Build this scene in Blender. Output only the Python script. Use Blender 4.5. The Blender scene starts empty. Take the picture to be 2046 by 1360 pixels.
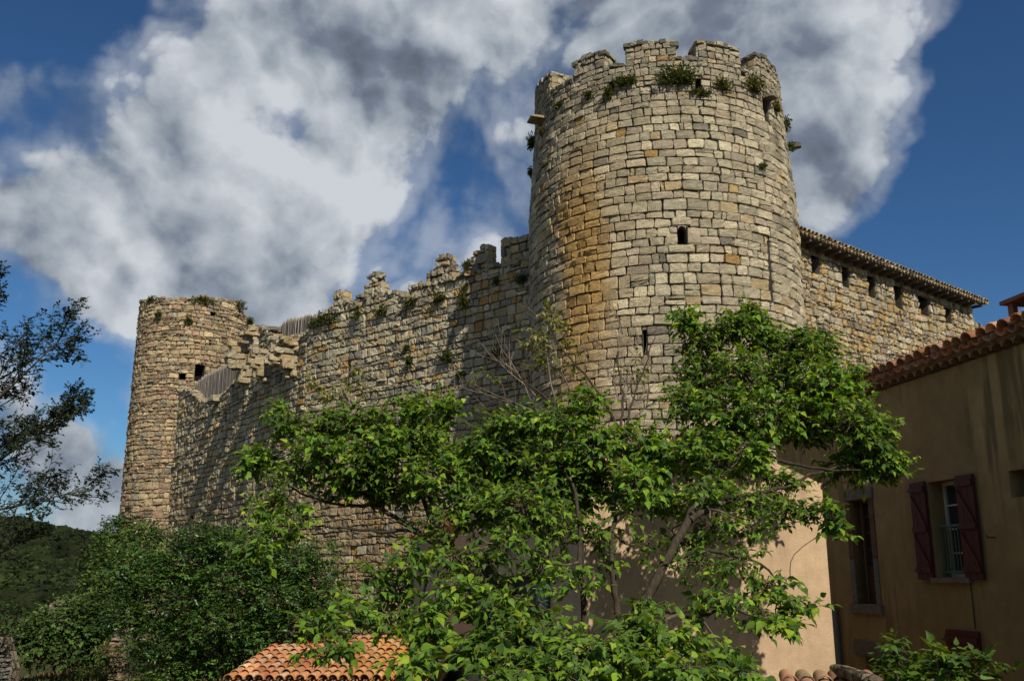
import bpy, math, random
import numpy as np
from mathutils import Vector, noise as mnoise
SC = bpy.context.scene
R = math.radians
rng = np.random.default_rng(7)
random.seed(7)

# ------------------------------------------------------------------ camera
EYE = 3.2                       # eye above the ground
F = 1900.0                      # focal length in photograph pixels (2046 wide)
PITCH = R(13.9)
cam_d = bpy.data.cameras.new('camera'); cam = bpy.data.objects.new('camera', cam_d)
SC.collection.objects.link(cam); SC.camera = cam
cam.location = (0, 0, EYE); cam.rotation_euler = (R(90) + PITCH, 0, 0)
cam_d.sensor_width = 36; cam_d.lens = F / 2046 * 36
cam_d.clip_start = 0.1; cam_d.clip_end = 5000

# ------------------------------------------------------------------ light
SUN_AZ = 27.0      # degrees from -Y towards +X
SUN_EL = 43.0
sd = Vector((math.sin(R(SUN_AZ)) * math.cos(R(SUN_EL)), -math.cos(R(SUN_AZ)) * math.cos(R(SUN_EL)), math.sin(R(SUN_EL))))
sun_d = bpy.data.lights.new('sun', 'SUN'); sun = bpy.data.objects.new('sun', sun_d)
SC.collection.objects.link(sun)
sun_d.energy = 5.0; sun_d.angle = R(0.5); sun_d.color = (1.0, 0.91, 0.75)
sun.rotation_euler = sd.to_track_quat('Z', 'Y').to_euler()
SC.view_settings.view_transform = 'Standard'
SC.view_settings.look = 'None'
SC.view_settings.exposure = 0.18
SC.view_settings.gamma = 1.0
SC.cycles.max_bounces = 6
SC.cycles.transparent_max_bounces = 4
SC.cycles.use_denoising = True

CP, SP = math.cos(PITCH), math.sin(PITCH)
def ray(px, py):
    u = (px - 1023) / F; v = (680 - py) / F
    return (u, CP - SP * v, SP + CP * v)
def at(px, py, Y):
    d = ray(px, py); k = Y / d[1]
    return Vector((d[0] * k, Y, EYE + d[2] * k))

# ------------------------------------------------------------------ sky
world = bpy.data.worlds.new('World'); SC.world = world
world.use_nodes = True
def build_world():
    nt = world.node_tree; N = nt.nodes; L = nt.links
    N.clear()
    out = N.new('ShaderNodeOutputWorld'); bg = N.new('ShaderNodeBackground')
    bg.inputs['Strength'].default_value = 0.1
    L.new(bg.outputs[0], out.inputs[0])
    sky = N.new('ShaderNodeTexSky'); sky.sky_type = 'NISHITA'; sky.sun_disc = False
    sky.sun_elevation = R(SUN_EL); sky.sun_rotation = R(180 - SUN_AZ)
    sky.air_density = 1.0; sky.dust_density = 0.3; sky.ozone_density = 3.0
    def math_(op, a, b=None, c=None, clamp=False):
        n = N.new('ShaderNodeMath'); n.operation = op; n.use_clamp = clamp
        for i, x in enumerate((a, b, c)):
            if x is None: continue
            if isinstance(x, (int, float)): n.inputs[i].default_value = x
            else: L.new(x, n.inputs[i])
        return n.outputs[0]
    def vmath(op, a, b=None):
        n = N.new('ShaderNodeVectorMath'); n.operation = op
        for i, x in enumerate((a, b)):
            if x is None: continue
            if isinstance(x, tuple): n.inputs[i].default_value = x
            else: L.new(x, n.inputs[i])
        return n
    tc = N.new('ShaderNodeTexCoord')
    D = vmath('NORMALIZE', tc.outputs['Generated']).outputs[0]
    def noise(vec, scale, detail=8, rough=0.55, dist=0.0):
        n = N.new('ShaderNodeTexNoise'); n.inputs['Scale'].default_value = scale
        n.inputs['Detail'].default_value = detail; n.inputs['Roughness'].default_value = rough
        n.inputs['Distortion'].default_value = dist
        L.new(vec, n.inputs['Vector']); return n.outputs['Fac']
    def ramp(x, lo, hi):
        n = N.new('ShaderNodeMapRange'); n.interpolation_type = 'SMOOTHSTEP'
        n.inputs['From Min'].default_value = lo; n.inputs['From Max'].default_value = hi
        L.new(x, n.inputs['Value']); return n.outputs['Result']
    # large cloud banks and blue gaps, as directions in the sky
    spots = [  # px, py, radius (photo px), amount
        (200, 330, 330, .28), (120, 480, 260, .22), (330, 520, 260, .20), (600, 120, 230, .20), (760, 300, 260, .26),
        (860, 150, 180, .22), (640, 470, 200, .22), (900, 420, 170, .20), (1150, 60, 260, .20), (1400, 60, 300, .30), (1680, 250, 230, .34), (500, 600, 160, .20),
        (1640, 90, 260, .26), (1850, 60, 140, .16), (90, 985, 110, .22), (230, 1040, 110, .22), (1700, 400, 110, .24), (130, 1120, 200, .1),
        (40, 40, 210, -.5), (280, 40, 110, -.2), (600, 120, 200, .14), (500, 60, 120, .1), (450, 290, 70, -.22), (430, 110, 240, .2), (940, 300, 140, .16), (20, 320, 200, .2), (1500, 100, 300, .2), (1000, 60, 110, -.22), (570, 320, 80, -.2), (700, 580, 90, -.3), (470, 340, 60, -.12), (960, 120, 80, -.22), (1000, 440, 80, -.12), (560, 420, 70, -.25),
        (1010, 170, 80, -.16), (120, 790, 200, -.7), (230, 900, 150, -.3), (1990, 330, 300, -.75), (2000, 520, 320, -.6), (1850, 560, 220, -.6), (2046, 120, 130, -.25), (230, 800, 180, -.3), (1040, 480, 80, -.1), (430, 200, 60, -.1)]
    def puffs(vec, scale, detail):
        n = N.new('ShaderNodeTexVoronoi'); n.feature = 'F1'; n.inputs['Scale'].default_value = scale
        n.inputs['Detail'].default_value = detail; n.inputs['Roughness'].default_value = 0.55; n.inputs['Lacunarity'].default_value = 2.1
        L.new(vec, n.inputs['Vector']); return n.outputs['Distance']
    def field(vec):
        w = N.new('ShaderNodeTexNoise'); w.inputs['Scale'].default_value = 5.0; w.inputs['Detail'].default_value = 6; L.new(vec, w.inputs['Vector'])
        v = vmath('SCALE', vmath('SUBTRACT', w.outputs['Color'], (.5, .5, .5)).outputs[0]); v.inputs[3].default_value = 0.16
        wv_ = vmath('ADD', vec, v.outputs[0]).outputs[0]
        p = puffs(wv_, 4.6, 3.5)
        return math_('ADD', math_('MULTIPLY', noise(vec, 2.8, 9, 0.62, 0.0), 0.62), math_('MULTIPLY', math_('SUBTRACT', 0.95, p), 0.38))
    base = field(D)
    warp = N.new('ShaderNodeTexNoise'); warp.inputs['Scale'].default_value = 3.6; warp.inputs['Detail'].default_value = 5
    L.new(D, warp.inputs['Vector'])
    wv = vmath('SCALE', vmath('SUBTRACT', warp.outputs['Color'], (.5, .5, .5)).outputs[0]); wv.inputs[3].default_value = 0.34
    DW = vmath('ADD', D, wv.outputs[0]).outputs[0]
    acc = None
    for px, py, r, amt in spots:
        d = Vector(ray(px, py)).normalized()
        dist = vmath('DISTANCE', DW, tuple(d)).outputs['Value']
        rr = r / F * 1.25
        n = N.new('ShaderNodeMapRange'); n.interpolation_type = 'SMOOTHERSTEP'
        n.inputs['From Min'].default_value = rr; n.inputs['From Max'].default_value = 0.0
        n.inputs['To Min'].default_value = 0.0; n.inputs['To Max'].default_value = amt
        L.new(dist, n.inputs['Value'])
        acc = n.outputs['Result'] if acc is None else math_('ADD', acc, n.outputs['Result'])
    base0 = math_('ADD', math_('MULTIPLY', math_('SUBTRACT', base, 0.5), 1.7), 0.88)
    dens = math_('ADD', base0, math_('MULTIPLY', acc, 0.78))
    mask = math_('MAXIMUM', ramp(dens, 0.40, 0.62), math_('MULTIPLY', ramp(dens, 0.20, 0.50), 0.45))
    # relief: the same field sampled a little towards the sun
    off = tuple(Vector((sd.x * .6 + .35, 0, sd.z)).normalized() * 0.035)
    b2 = field(vmath('ADD', D, off).outputs[0])
    relief = math_('MULTIPLY', math_('SUBTRACT', base, b2), 3.4)
    big = noise(D, 2.1, 4, 0.5)
    fine = noise(D, 7.0, 5, 0.5)
    thick = ramp(dens, 0.60, 1.25)
    lum = math_('ADD', math_('ADD', 0.60, relief), math_('MULTIPLY', math_('SUBTRACT', big, 0.5), 1.5))
    lum = math_('ADD', lum, math_('MULTIPLY', math_('SUBTRACT', fine, 0.5), 0.35))
    lum = math_('SUBTRACT', lum, math_('MULTIPLY', thick, 0.34), clamp=True)
    cr = N.new('ShaderNodeValToRGB'); L.new(lum, cr.inputs[0])
    e = cr.color_ramp.elements
    e[0].position = 0.0; e[0].color = (1.05, 1.25, 1.6, 1)
    e[1].position = 1.0; e[1].color = (5.3, 5.6, 6.0, 1)
    m = e.new(0.45); m.color = (2.5, 2.9, 3.4, 1)
    m = e.new(0.25); m.color = (1.5, 1.8, 2.35, 1)
    # deeper blue, as through a polariser
    gm = N.new('ShaderNodeGamma'); gm.inputs['Gamma'].default_value = 1.2; L.new(sky.outputs[0], gm.inputs[0])
    mulc = N.new('ShaderNodeMix'); mulc.data_type = 'RGBA'; mulc.blend_type = 'MULTIPLY'; mulc.inputs['Factor'].default_value = 1
    L.new(gm.outputs[0], mulc.inputs[6]); mulc.inputs[7].default_value = (0.25, 0.375, 0.455, 1)
    mx = N.new('ShaderNodeMix'); mx.data_type = 'RGBA'
    L.new(mask, mx.inputs['Factor']); L.new(mulc.outputs[2], mx.inputs[6]); L.new(cr.outputs[0], mx.inputs[7])
    L.new(mx.outputs[2], bg.inputs['Color'])
build_world()

# ------------------------------------------------------------------ mesh buffer
class MB:
    def __init__(s): s.v = []; s.f = []; s.c = []; s.m = []; s.sm = []; s.n = 0
    def add(s, V, Fc, col=(1, 1, 1), mat=0, smooth=True):
        V = np.asarray(V, float).reshape(-1, 3)
        Fc = np.asarray(Fc, int)
        if Fc.ndim == 1: Fc = Fc.reshape(1, -1)
        col = np.asarray(col, float)
        if col.ndim == 1: col = np.tile(col[:3], (len(V), 1))
        s.v.append(V); s.c.append(col); s.f.append(Fc + s.n); s.m.append(np.full(len(Fc), mat)); s.sm.append(np.full(len(Fc), smooth))
        s.n += len(V)
    def build(s, name, mats, parent=None):
        me = bpy.data.meshes.new(name)
        if s.n:
            V = np.concatenate(s.v); me.vertices.add(len(V)); me.vertices.foreach_set('co', V.astype(np.float32).ravel())
            tot = np.concatenate([np.full(len(f), f.shape[1]) for f in s.f])
            idx = np.concatenate([f.ravel() for f in s.f])
            me.loops.add(len(idx)); me.loops.foreach_set('vertex_index', idx.astype(np.int32))
            me.polygons.add(len(tot))
            st = np.concatenate([[0], np.cumsum(tot)[:-1]])
            me.polygons.foreach_set('loop_start', st.astype(np.int32)); me.polygons.foreach_set('loop_total', tot.astype(np.int32))
            me.polygons.foreach_set('material_index', np.concatenate(s.m).astype(np.int32))
            me.polygons.foreach_set('use_smooth', np.concatenate(s.sm).astype(bool))
            a = me.color_attributes.new('col', 'FLOAT_COLOR', 'POINT')
            C = np.concatenate(s.c); C = np.concatenate([C, np.ones((len(C), 1))], 1)
            a.data.foreach_set('color', C.astype(np.float32).ravel())
            me.update(calc_edges=True); me.validate()
        for m in (mats if isinstance(mats, (list, tuple)) else [mats]): me.materials.append(m)
        o = bpy.data.objects.new(name, me); SC.collection.objects.link(o)
        if parent: o.parent = parent; o.location = -parent.location
        return o
def thing(name, label, cat, loc=(0, 0, 0), group=None):
    o = bpy.data.objects.new(name, None); SC.collection.objects.link(o); o.location = loc
    o.empty_display_size = .3
    return tag(o, label, cat, group)
def tag(o, label=None, cat=None, group=None, kind=None):
    if label: o['label'] = label
    if cat: o['category'] = cat
    if group: o['group'] = group
    if kind: o['kind'] = kind
    return o

BOXF = np.array([[0, 3, 2, 1], [4, 5, 6, 7], [0, 1, 5, 4], [1, 2, 6, 5], [2, 3, 7, 6], [3, 0, 4, 7]])
def box(mb, fr, a0, a1, z0, z1, n0, n1, col=(1, 1, 1), mat=0):
    """box in a frame fr(a, z, n) -> xyz"""
    P = [fr(a, z, n) for z, (a, n) in [(z0, q) for q in ((a0, n0), (a1, n0), (a1, n1), (a0, n1))] + [(z1, q) for q in ((a0, n0), (a1, n0), (a1, n1), (a0, n1))]]
    mb.add(P, BOXF, col, mat, False)
def wbox(mb, x0, x1, y0, y1, z0, z1, col=(1, 1, 1), mat=0):
    box(mb, lambda a, z, n: (a, n, z), x0, x1, z0, z1, y0, y1, col, mat)
def tube(mb, pts, rad, sides=6, col=(1, 1, 1), mat=0):
    pts = [Vector(p) for p in pts]; n = len(pts)
    if n < 2: return
    if not hasattr(rad, '__len__'): rad = [rad] * n
    V = []; up = Vector((0.13, 0.31, 0.94))
    for i, p in enumerate(pts):
        d = (pts[min(i + 1, n - 1)] - pts[max(i - 1, 0)])
        if d.length < 1e-9: d = Vector((0, 0, 1))
        d.normalize()
        a = d.cross(up)
        if a.length < 1e-3: a = d.cross(Vector((1, 0, 0)))
        a.normalize(); b = d.cross(a)
        for k in range(sides):
            t = 2 * math.pi * k / sides
            V.append(p + (a * math.cos(t) + b * math.sin(t)) * rad[i])
    Fc = [[i * sides + k, i * sides + (k + 1) % sides, (i + 1) * sides + (k + 1) % sides, (i + 1) * sides + k] for i in range(n - 1) for k in range(sides)]
    base = mb.n
    mb.add([tuple(v) for v in V], Fc, col, mat)
    mb.f.append(np.array([[base + (n - 1) * sides + k for k in range(sides)]])); mb.m.append(np.array([mat])); mb.sm.append(np.array([True]))

# ------------------------------------------------------------------ materials
def mat(name, base=None, rough=.85, attr=False, build=None, spec=0.3):
    m = bpy.data.materials.new(name); m.use_nodes = True
    nt = m.node_tree; b = nt.nodes['Principled BSDF']
    b.inputs['Roughness'].default_value = rough
    b.inputs['Specular IOR Level'].default_value = spec
    src = None
    if attr:
        a = nt.nodes.new('ShaderNodeAttribute'); a.attribute_name = 'col'; src = a.outputs['Color']
    else:
        c = nt.nodes.new('ShaderNodeRGB'); c.outputs[0].default_value = (*base, 1); src = c.outputs[0]
    if build: src = build(nt, src, b) or src
    nt.links.new(src, b.inputs['Base Color'])
    return m
def nn(nt, scale, detail=6, rough=.6, kind='ShaderNodeTexNoise', vec=None, dist=0):
    n = nt.nodes.new(kind); n.inputs['Scale'].default_value = scale
    if kind == 'ShaderNodeTexNoise':
        n.inputs['Detail'].default_value = detail; n.inputs['Roughness'].default_value = rough; n.inputs['Distortion'].default_value = dist
    if vec is None:
        g = nt.nodes.new('ShaderNodeNewGeometry'); vec = g.outputs['Position']
    nt.links.new(vec, n.inputs['Vector']); return n
def rmp(nt, x, lo, hi, a=0.0, b=1.0):
    n = nt.nodes.new('ShaderNodeMapRange'); n.inputs['From Min'].default_value = lo; n.inputs['From Max'].default_value = hi
    n.inputs['To Min'].default_value = a; n.inputs['To Max'].default_value = b
    nt.links.new(x, n.inputs['Value']); return n.outputs['Result']
def mixc(nt, fac, a, b, mode='MIX'):
    n = nt.nodes.new('ShaderNodeMix'); n.data_type = 'RGBA'; n.blend_type = mode
    for sock, x in ((n.inputs['Factor'], fac), (n.inputs[6], a), (n.inputs[7], b)):
        if isinstance(x, (int, float)): sock.default_value = x
        elif isinstance(x, tuple): sock.default_value = (*x, 1)
        else: nt.links.new(x, sock)
    return n.outputs[2]
def bump(nt, b, h, strength=.5, dist=.02):
    n = nt.nodes.new('ShaderNodeBump'); n.inputs['Strength'].default_value = strength; n.inputs['Distance'].default_value = dist
    nt.links.new(h, n.inputs['Height']); nt.links.new(n.outputs[0], b.inputs['Normal'])
def mulv(nt, c, val):
    return mixc(nt, 1.0, c, val, 'MULTIPLY')
def combine(nt, x):
    n = nt.nodes.new('ShaderNodeCombineColor')
    for i in range(3): nt.links.new(x, n.inputs[i])
    return n.outputs[0]
def mth(nt, op, a, b):
    n = nt.nodes.new('ShaderNodeMath'); n.operation = op
    for i, x in enumerate((a, b)):
        if isinstance(x, (int, float)): n.inputs[i].default_value = x
        else: nt.links.new(x, n.inputs[i])
    return n.outputs[0]

def stone_b(fs=1.0, bs=1.0):
    def f(nt, src, b):
        n1 = nn(nt, 7 * fs, 10, .72); n2 = nn(nt, 30 * fs, 6, .75); n3 = nn(nt, 1.1, 5, .6)
        c = mulv(nt, src, combine(nt, rmp(nt, n1.outputs['Fac'], .25, .75, .72, 1.26)))
        c = mulv(nt, c, combine(nt, rmp(nt, n2.outputs['Fac'], .3, .7, .72, 1.26)))
        c = mulv(nt, c, combine(nt, rmp(nt, n3.outputs['Fac'], .3, .7, .82, 1.14)))
        # dark lichen flecks and pale lichen
        v = nn(nt, 24 * fs, kind='ShaderNodeTexVoronoi')
        fl = mth(nt, 'MULTIPLY', rmp(nt, v.outputs['Distance'], .22, .10), rmp(nt, nn(nt, 3.3, 4).outputs['Fac'], .48, .62))
        c = mixc(nt, mth(nt, 'MULTIPLY', fl, .65), c, (.045, .042, .035))
        pl = rmp(nt, nn(nt, 5.5, 6, .7).outputs['Fac'], .60, .68)
        c = mixc(nt, mth(nt, 'MULTIPLY', pl, .30), c, (.42, .40, .33))
        h = mth(nt, 'ADD', n1.outputs['Fac'], mth(nt, 'MULTIPLY', n2.outputs['Fac'], .55))
        bump(nt, b, h, bs, .07)
        return c
    return f
M = {}
M['stone'] = mat('stone', attr=True, build=stone_b(), rough=.95, spec=.15)
def core_b(nt, src, b):
    v = nn(nt, 4.2, kind='ShaderNodeTexVoronoi'); v.feature = 'DISTANCE_TO_EDGE'
    v.inputs['Randomness'].default_value = .8
    vc = nn(nt, 4.2, kind='ShaderNodeTexVoronoi'); vc.inputs['Randomness'].default_value = .8
    n1 = nn(nt, 14, 8, .65)
    e = rmp(nt, v.outputs['Distance'], .02, .09)
    hs = nt.nodes.new('ShaderNodeSeparateColor'); nt.links.new(vc.outputs['Color'], hs.inputs[0])
    c = mulv(nt, src, combine(nt, rmp(nt, hs.outputs[0], 0, 1, .7, 1.5)))
    c = mulv(nt, c, combine(nt, rmp(nt, n1.outputs['Fac'], .3, .7, .6, 1.3)))
    c = mulv(nt, c, combine(nt, mth(nt, 'ADD', mth(nt, 'MULTIPLY', e, .6), .4)))
    bump(nt, b, mth(nt, 'ADD', mth(nt, 'MULTIPLY', e, 1.2), n1.outputs['Fac']), .9, .05)
    return c
M['core'] = mat('rubble_core', base=(.16, .135, .10), build=core_b, rough=.95, spec=.1)
def mortar_b(nt, src, b):
    n1 = nn(nt, 16, 8, .7)
    c = mulv(nt, src, combine(nt, rmp(nt, n1.outputs['Fac'], .3, .7, .55, 1.4)))
    bump(nt, b, n1.outputs['Fac'], .8, .03)
    return c
M['mortar'] = mat('mortar', base=(.22, .18, .12), build=mortar_b, rough=.95, spec=.1)
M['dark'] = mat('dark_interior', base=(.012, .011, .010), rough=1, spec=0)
def wood_b(nt, src, b):
    g = nt.nodes.new('ShaderNodeNewGeometry')
    mp = nt.nodes.new('ShaderNodeMapping'); mp.inputs['Scale'].default_value = (30, 30, 2.5); nt.links.new(g.outputs['Position'], mp.inputs[0])
    n1 = nn(nt, 1.0, 5, .6, vec=mp.outputs[0])
    c = mulv(nt, src, combine(nt, rmp(nt, n1.outputs['Fac'], .3, .7, .55, 1.35)))
    bump(nt, b, n1.outputs['Fac'], .5, .01)
    return c
M['wood'] = mat('weathered_wood', attr=True, build=wood_b, rough=.9)
M['bark'] = mat('bark', attr=True, build=wood_b, rough=.95, spec=.1)
def stucco(stain=(.5, .5, .5), lo=.8, drips=True, sc=60, amt=.5):
    def f(nt, src, b):
        n0 = nn(nt, .55, 6, .62); n1 = nn(nt, 4.5, 7, .65); n2 = nn(nt, sc, 4, .7)
        c = mulv(nt, src, combine(nt, rmp(nt, n0.outputs['Fac'], .3, .7, lo, 1.16)))
        c = mulv(nt, c, combine(nt, rmp(nt, n1.outputs['Fac'], .3, .7, .87, 1.1)))
        c = mulv(nt, c, combine(nt, rmp(nt, n2.outputs['Fac'], .25, .5, .86, 1.04)))
        if drips:
            g = nt.nodes.new('ShaderNodeNewGeometry')
            mp = nt.nodes.new('ShaderNodeMapping'); mp.inputs['Scale'].default_value = (4.0, 4.0, .35); nt.links.new(g.outputs['Position'], mp.inputs[0])
            d = nn(nt, 1.0, 6, .6, vec=mp.outputs[0])
            k = mth(nt, 'MULTIPLY', rmp(nt, d.outputs['Fac'], .50, .60), rmp(nt, n0.outputs['Fac'], .42, .6))
            c = mixc(nt, mth(nt, 'MULTIPLY', k, amt), c, stain)
        bump(nt, b, mth(nt, 'ADD', n2.outputs['Fac'], mth(nt, 'MULTIPLY', n1.outputs['Fac'], 1.5)), .5, .012)
        return c
    return f
M['stucco_peach'] = mat('peach_stucco', base=(.45, .325, .21), build=stucco((.22, .17, .12), .86), rough=.95, spec=.1)
M['stucco_ochre'] = mat('ochre_stucco', base=(.245, .178, .082), build=stucco((.07, .055, .03), .68, amt=.7), rough=.95, spec=.1)
def tile_b(nt, src, b):
    n0 = nn(nt, 3.0, 6, .65); n1 = nn(nt, 22, 7, .7); 
    c = mulv(nt, src, combine(nt, rmp(nt, n0.outputs['Fac'], .3, .7, .7, 1.25)))
    c = mulv(nt, c, combine(nt, rmp(nt, n1.outputs['Fac'], .3, .7, .62, 1.35)))
    k = rmp(nt, nn(nt, 12, 8, .75).outputs['Fac'], .56, .61)
    c = mixc(nt, mth(nt, 'MULTIPLY', k, .55), c, (.13, .12, .09))
    bump(nt, b, n1.outputs['Fac'], .5, .015)
    return c
M['tile'] = mat('terracotta_tile', attr=True, build=tile_b, rough=.9, spec=.15)
def lichen_b(nt, src, b):
    c = tile_b(nt, src, b)
    g = nt.nodes.new('ShaderNodeNewGeometry'); sx = nt.nodes.new('ShaderNodeSeparateXYZ'); nt.links.new(g.outputs['Position'], sx.inputs[0])
    k = rmp(nt, mth(nt, 'ADD', nn(nt, 9, 8, .75).outputs['Fac'], rmp(nt, sx.outputs['X'], -4.6, -2.0, -.12, .1)), .53, .60)
    return mixc(nt, mth(nt, 'MULTIPLY', k, .8), c, (.38, .21, .05))
M['tile_lichen'] = mat('lichen_tile', attr=True, build=lichen_b, rough=.95, spec=.1)
M['paint'] = mat('paint', attr=True, build=stucco((.3, .3, .3), .85, False, 90), rough=.6)
M['metal'] = mat('painted_metal', attr=True, rough=.45)
M['glass'] = mat('window_glass', base=(.02, .025, .03), rough=.06, spec=.6)
def leafmat(name, trans=.35, rough=.42, spec=.35):
    m = bpy.data.materials.new(name); m.use_nodes = True
    nt = m.node_tree; b = nt.nodes['Principled BSDF']; out = nt.nodes['Material Output']
    a = nt.nodes.new('ShaderNodeAttribute'); a.attribute_name = 'col'
    n1 = nn(nt, 30, 3); c = mulv(nt, a.outputs['Color'], combine(nt, rmp(nt, n1.outputs['Fac'], .3, .7, .8, 1.2)))
    nt.links.new(c, b.inputs['Base Color']); b.inputs['Roughness'].default_value = rough; b.inputs['Specular IOR Level'].default_value = spec
    t = nt.nodes.new('ShaderNodeBsdfTranslucent'); tcol = mulv(nt, c, (1.7, 1.5, .45)); nt.links.new(tcol, t.inputs['Color'])
    mx = nt.nodes.new('ShaderNodeMixShader'); mx.inputs[0].default_value = trans
    nt.links.new(b.outputs[0], mx.inputs[1]); nt.links.new(t.outputs[0], mx.inputs[2]); nt.links.new(mx.outputs[0], out.inputs['Surface'])
    return m
M['leaf'] = leafmat('leaf', .34, .5, .16)
M['leaf_gloss'] = leafmat('glossy_leaf', .16, .36, .3)
M['leaf_dry'] = leafmat('dull_leaf', .2, .8, .1)

# ------------------------------------------------------------------ masonry
GU = np.array([-1, -.90, -.35, .35, .90, 1.0]); GF = np.array([0, .88, 1, 1, .88, 0.0])
gu, gv = np.meshgrid(GU, GU, indexing='xy'); fu, fv = np.meshgrid(GF, GF, indexing='xy')
gu = gu.ravel(); gv = gv.ravel(); gf = (np.minimum(fu, fv) ** .8 * (.85 + .15 * np.maximum(fu, fv))).ravel()
rc = 1 - .07 * (np.abs(gu) * np.abs(gv)) ** 5
gu2 = gu * rc; gv2 = gv * rc
GQ = np.array([[j * 6 + i, j * 6 + i + 1, (j + 1) * 6 + i + 1, (j + 1) * 6 + i] for j in range(5) for i in range(5)])
def interp_prof(pts):
    pts = sorted(pts); xs = np.array([p[0] for p in pts]); ys = np.array([p[1] for p in pts])
    return lambda s: np.interp(s, xs, ys)
def lay_stones(s0, s1, t0, t1, hf, wf, top, holes, wob=.02, split=.12, seed=1, minw=.1):
    """returns corner quads (N,4,2) laid in courses below the line top(s)"""
    r = random.Random(seed); out = []
    t = t0; k = 0
    def bnd(k):
        p = [r.uniform(0, 6.3) for _ in range(3)]
        return lambda s: wob * (math.sin(s * 1.1 + p[0]) + .6 * math.sin(s * 3.1 + p[1]) + .4 * math.sin(s * 7.3 + p[2]))
    b0 = bnd(0)
    while t < t1:
        h = hf(t, r); b1 = bnd(k + 1)
        tm = t + h * .62
        ss = np.arange(s0, s1 + .001, .03)
        ok = top(ss) > tm
        for hs in holes:
            if hs[2] < t + h * .75 and hs[3] > t + h * .25: ok &= ~((ss > hs[0]) & (ss < hs[1]))
        i = 0; n = len(ss)
        while i < n:
            if not ok[i]: i += 1; continue
            j = i
            while j + 1 < n and ok[j + 1]: j += 1
            a, e = ss[i], ss[j]
            if e - a > .06:
                x = a; xt = a
                while x < e - 1e-4:
                    w = wf(t, r) * (h / .28) ** .5
                    if x + w > e - minw: w = e - x
                    x2 = x + w; last = x2 > e - 1e-3
                    xt2 = x2 + (0 if last else r.uniform(-1, 1) * .022)
                    q = [(x, t + b0(x)), (x2, t + b0(x2)), (xt2, t + h + b1(x2)), (xt, t + h + b1(x))]
                    u = r.random()
                    if u < split * .6 and h > .23:
                        f = r.uniform(.35, .65)
                        m0 = tuple(q[0][c] + (q[3][c] - q[0][c]) * f for c in (0, 1)); m1 = tuple(q[1][c] + (q[2][c] - q[1][c]) * f for c in (0, 1))
                        out.append([q[0], q[1], m1, m0]); out.append([m0, m1, q[2], q[3]])
                    elif u < split * 1.4 and w > .34:
                        f = r.uniform(.25, .75)
                        m0 = tuple(q[0][c] + (q[1][c] - q[0][c]) * f for c in (0, 1)); m1 = tuple(q[3][c] + (q[2][c] - q[3][c]) * f for c in (0, 1))
                        out.append([q[0], m0, m1, q[3]]); out.append([m0, q[1], q[2], m1])
                    else: out.append(q)
                    x = x2; xt = xt2
            i = j + 1
        t += h; b0 = b1; k += 1
    return np.array(out, float)
def stones_mesh(mb, Q, surf, colf, gap=.012, bulge=.03, rough=.008, dvar=.014, mat=0, seed=3, recess=.07, stain=None):
    if len(Q) == 0: return
    r = np.random.default_rng(seed); N = len(Q)
    Q = Q.copy()
    ctr = Q.mean(1, keepdims=True)
    w = np.abs(Q[:, 1, 0] - Q[:, 0, 0]); h = np.abs(Q[:, 3, 1] - Q[:, 0, 1])
    g = gap * r.uniform(.5, 1.6, N)
    kx = np.clip(1 - 2 * g / np.maximum(w, .05), .5, 1); ky = np.clip(1 - 2 * g / np.maximum(h, .05), .5, 1)
    Q[:, :, 0] = ctr[:, :, 0] + (Q[:, :, 0] - ctr[:, :, 0]) * kx[:, None]
    Q[:, :, 1] = ctr[:, :, 1] + (Q[:, :, 1] - ctr[:, :, 1]) * ky[:, None]
    Q += r.normal(0, .007, Q.shape)
    U = (gu2 + 1) / 2; V = (gv2 + 1) / 2
    W = np.stack([(1 - U) * (1 - V), U * (1 - V), U * V, (1 - U) * V], 0)
    P = np.einsum('nkc,kg->ngc', Q, W)
    P += r.normal(0, rough * .9, P.shape)
    d = bulge * r.uniform(.6, 1.3, N) + r.normal(0, dvar, N)
    tilt = r.normal(0, .010, (N, 2))
    D = -recess + (recess + d[:, None] + tilt[:, :1] * gu + tilt[:, 1:] * gv) * gf + r.normal(0, rough, (N, 36)) * gf
    X = surf(P[..., 0].ravel(), P[..., 1].ravel(), D.ravel())
    col = colf(ctr[:, 0, 0], ctr[:, 0, 1], r)
    C = np.repeat(col, 36, 0)
    if stain: C = stain(P[..., 0].ravel(), P[..., 1].ravel(), C)
    Fc = (GQ[None] + (np.arange(N) * 36)[:, None, None]).reshape(-1, 4)
    mb.add(X, Fc, C, mat, False)
def core_mesh(mb, surf, s0, s1, t0, top, holes, thick, step=.3, n_out=-.045, mat=1, drop=.06, minz=None):
    br = list(np.arange(s0, s1, step)) + [s1]
    for h in holes: br += [h[0], h[1]]
    ss = np.linspace(s0, s1, int((s1 - s0) / .02) + 2); tp = top(ss)
    jumps = np.where(np.abs(np.diff(tp)) > .12)[0]
    for j in jumps: br.append((ss[j] + ss[j + 1]) / 2)
    br = sorted(b for b in br if s0 <= b <= s1)
    for a, b in zip(br[:-1], br[1:]):
        if b - a < .004: continue
        m = (a + b) / 2
        ta, tb = float(top(np.array([a + .002]))[0]) - drop, float(top(np.array([b - .002]))[0]) - drop
        segs = [(t0, None)]
        hh = sorted([h for h in holes if h[0] < m < h[1]], key=lambda h: h[2])
        lo = t0
        iv = []
        for h in hh:
            iv.append((lo, h[2], h[2])); lo = h[3]
        iv.append((lo, ta, tb))
        for z0, za, zb in iv:
            if max(za, zb) - z0 < .01: continue
            S = np.array([a, b, b, a] * 2); T = np.array([z0] * 4 + [za, zb, zb, za]); Nn = np.array([n_out, n_out, -thick, -thick] * 2)
            mb.add(surf(S, T, Nn), BOXF[:, ::-1], (1, 1, 1), mat, False)
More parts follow.
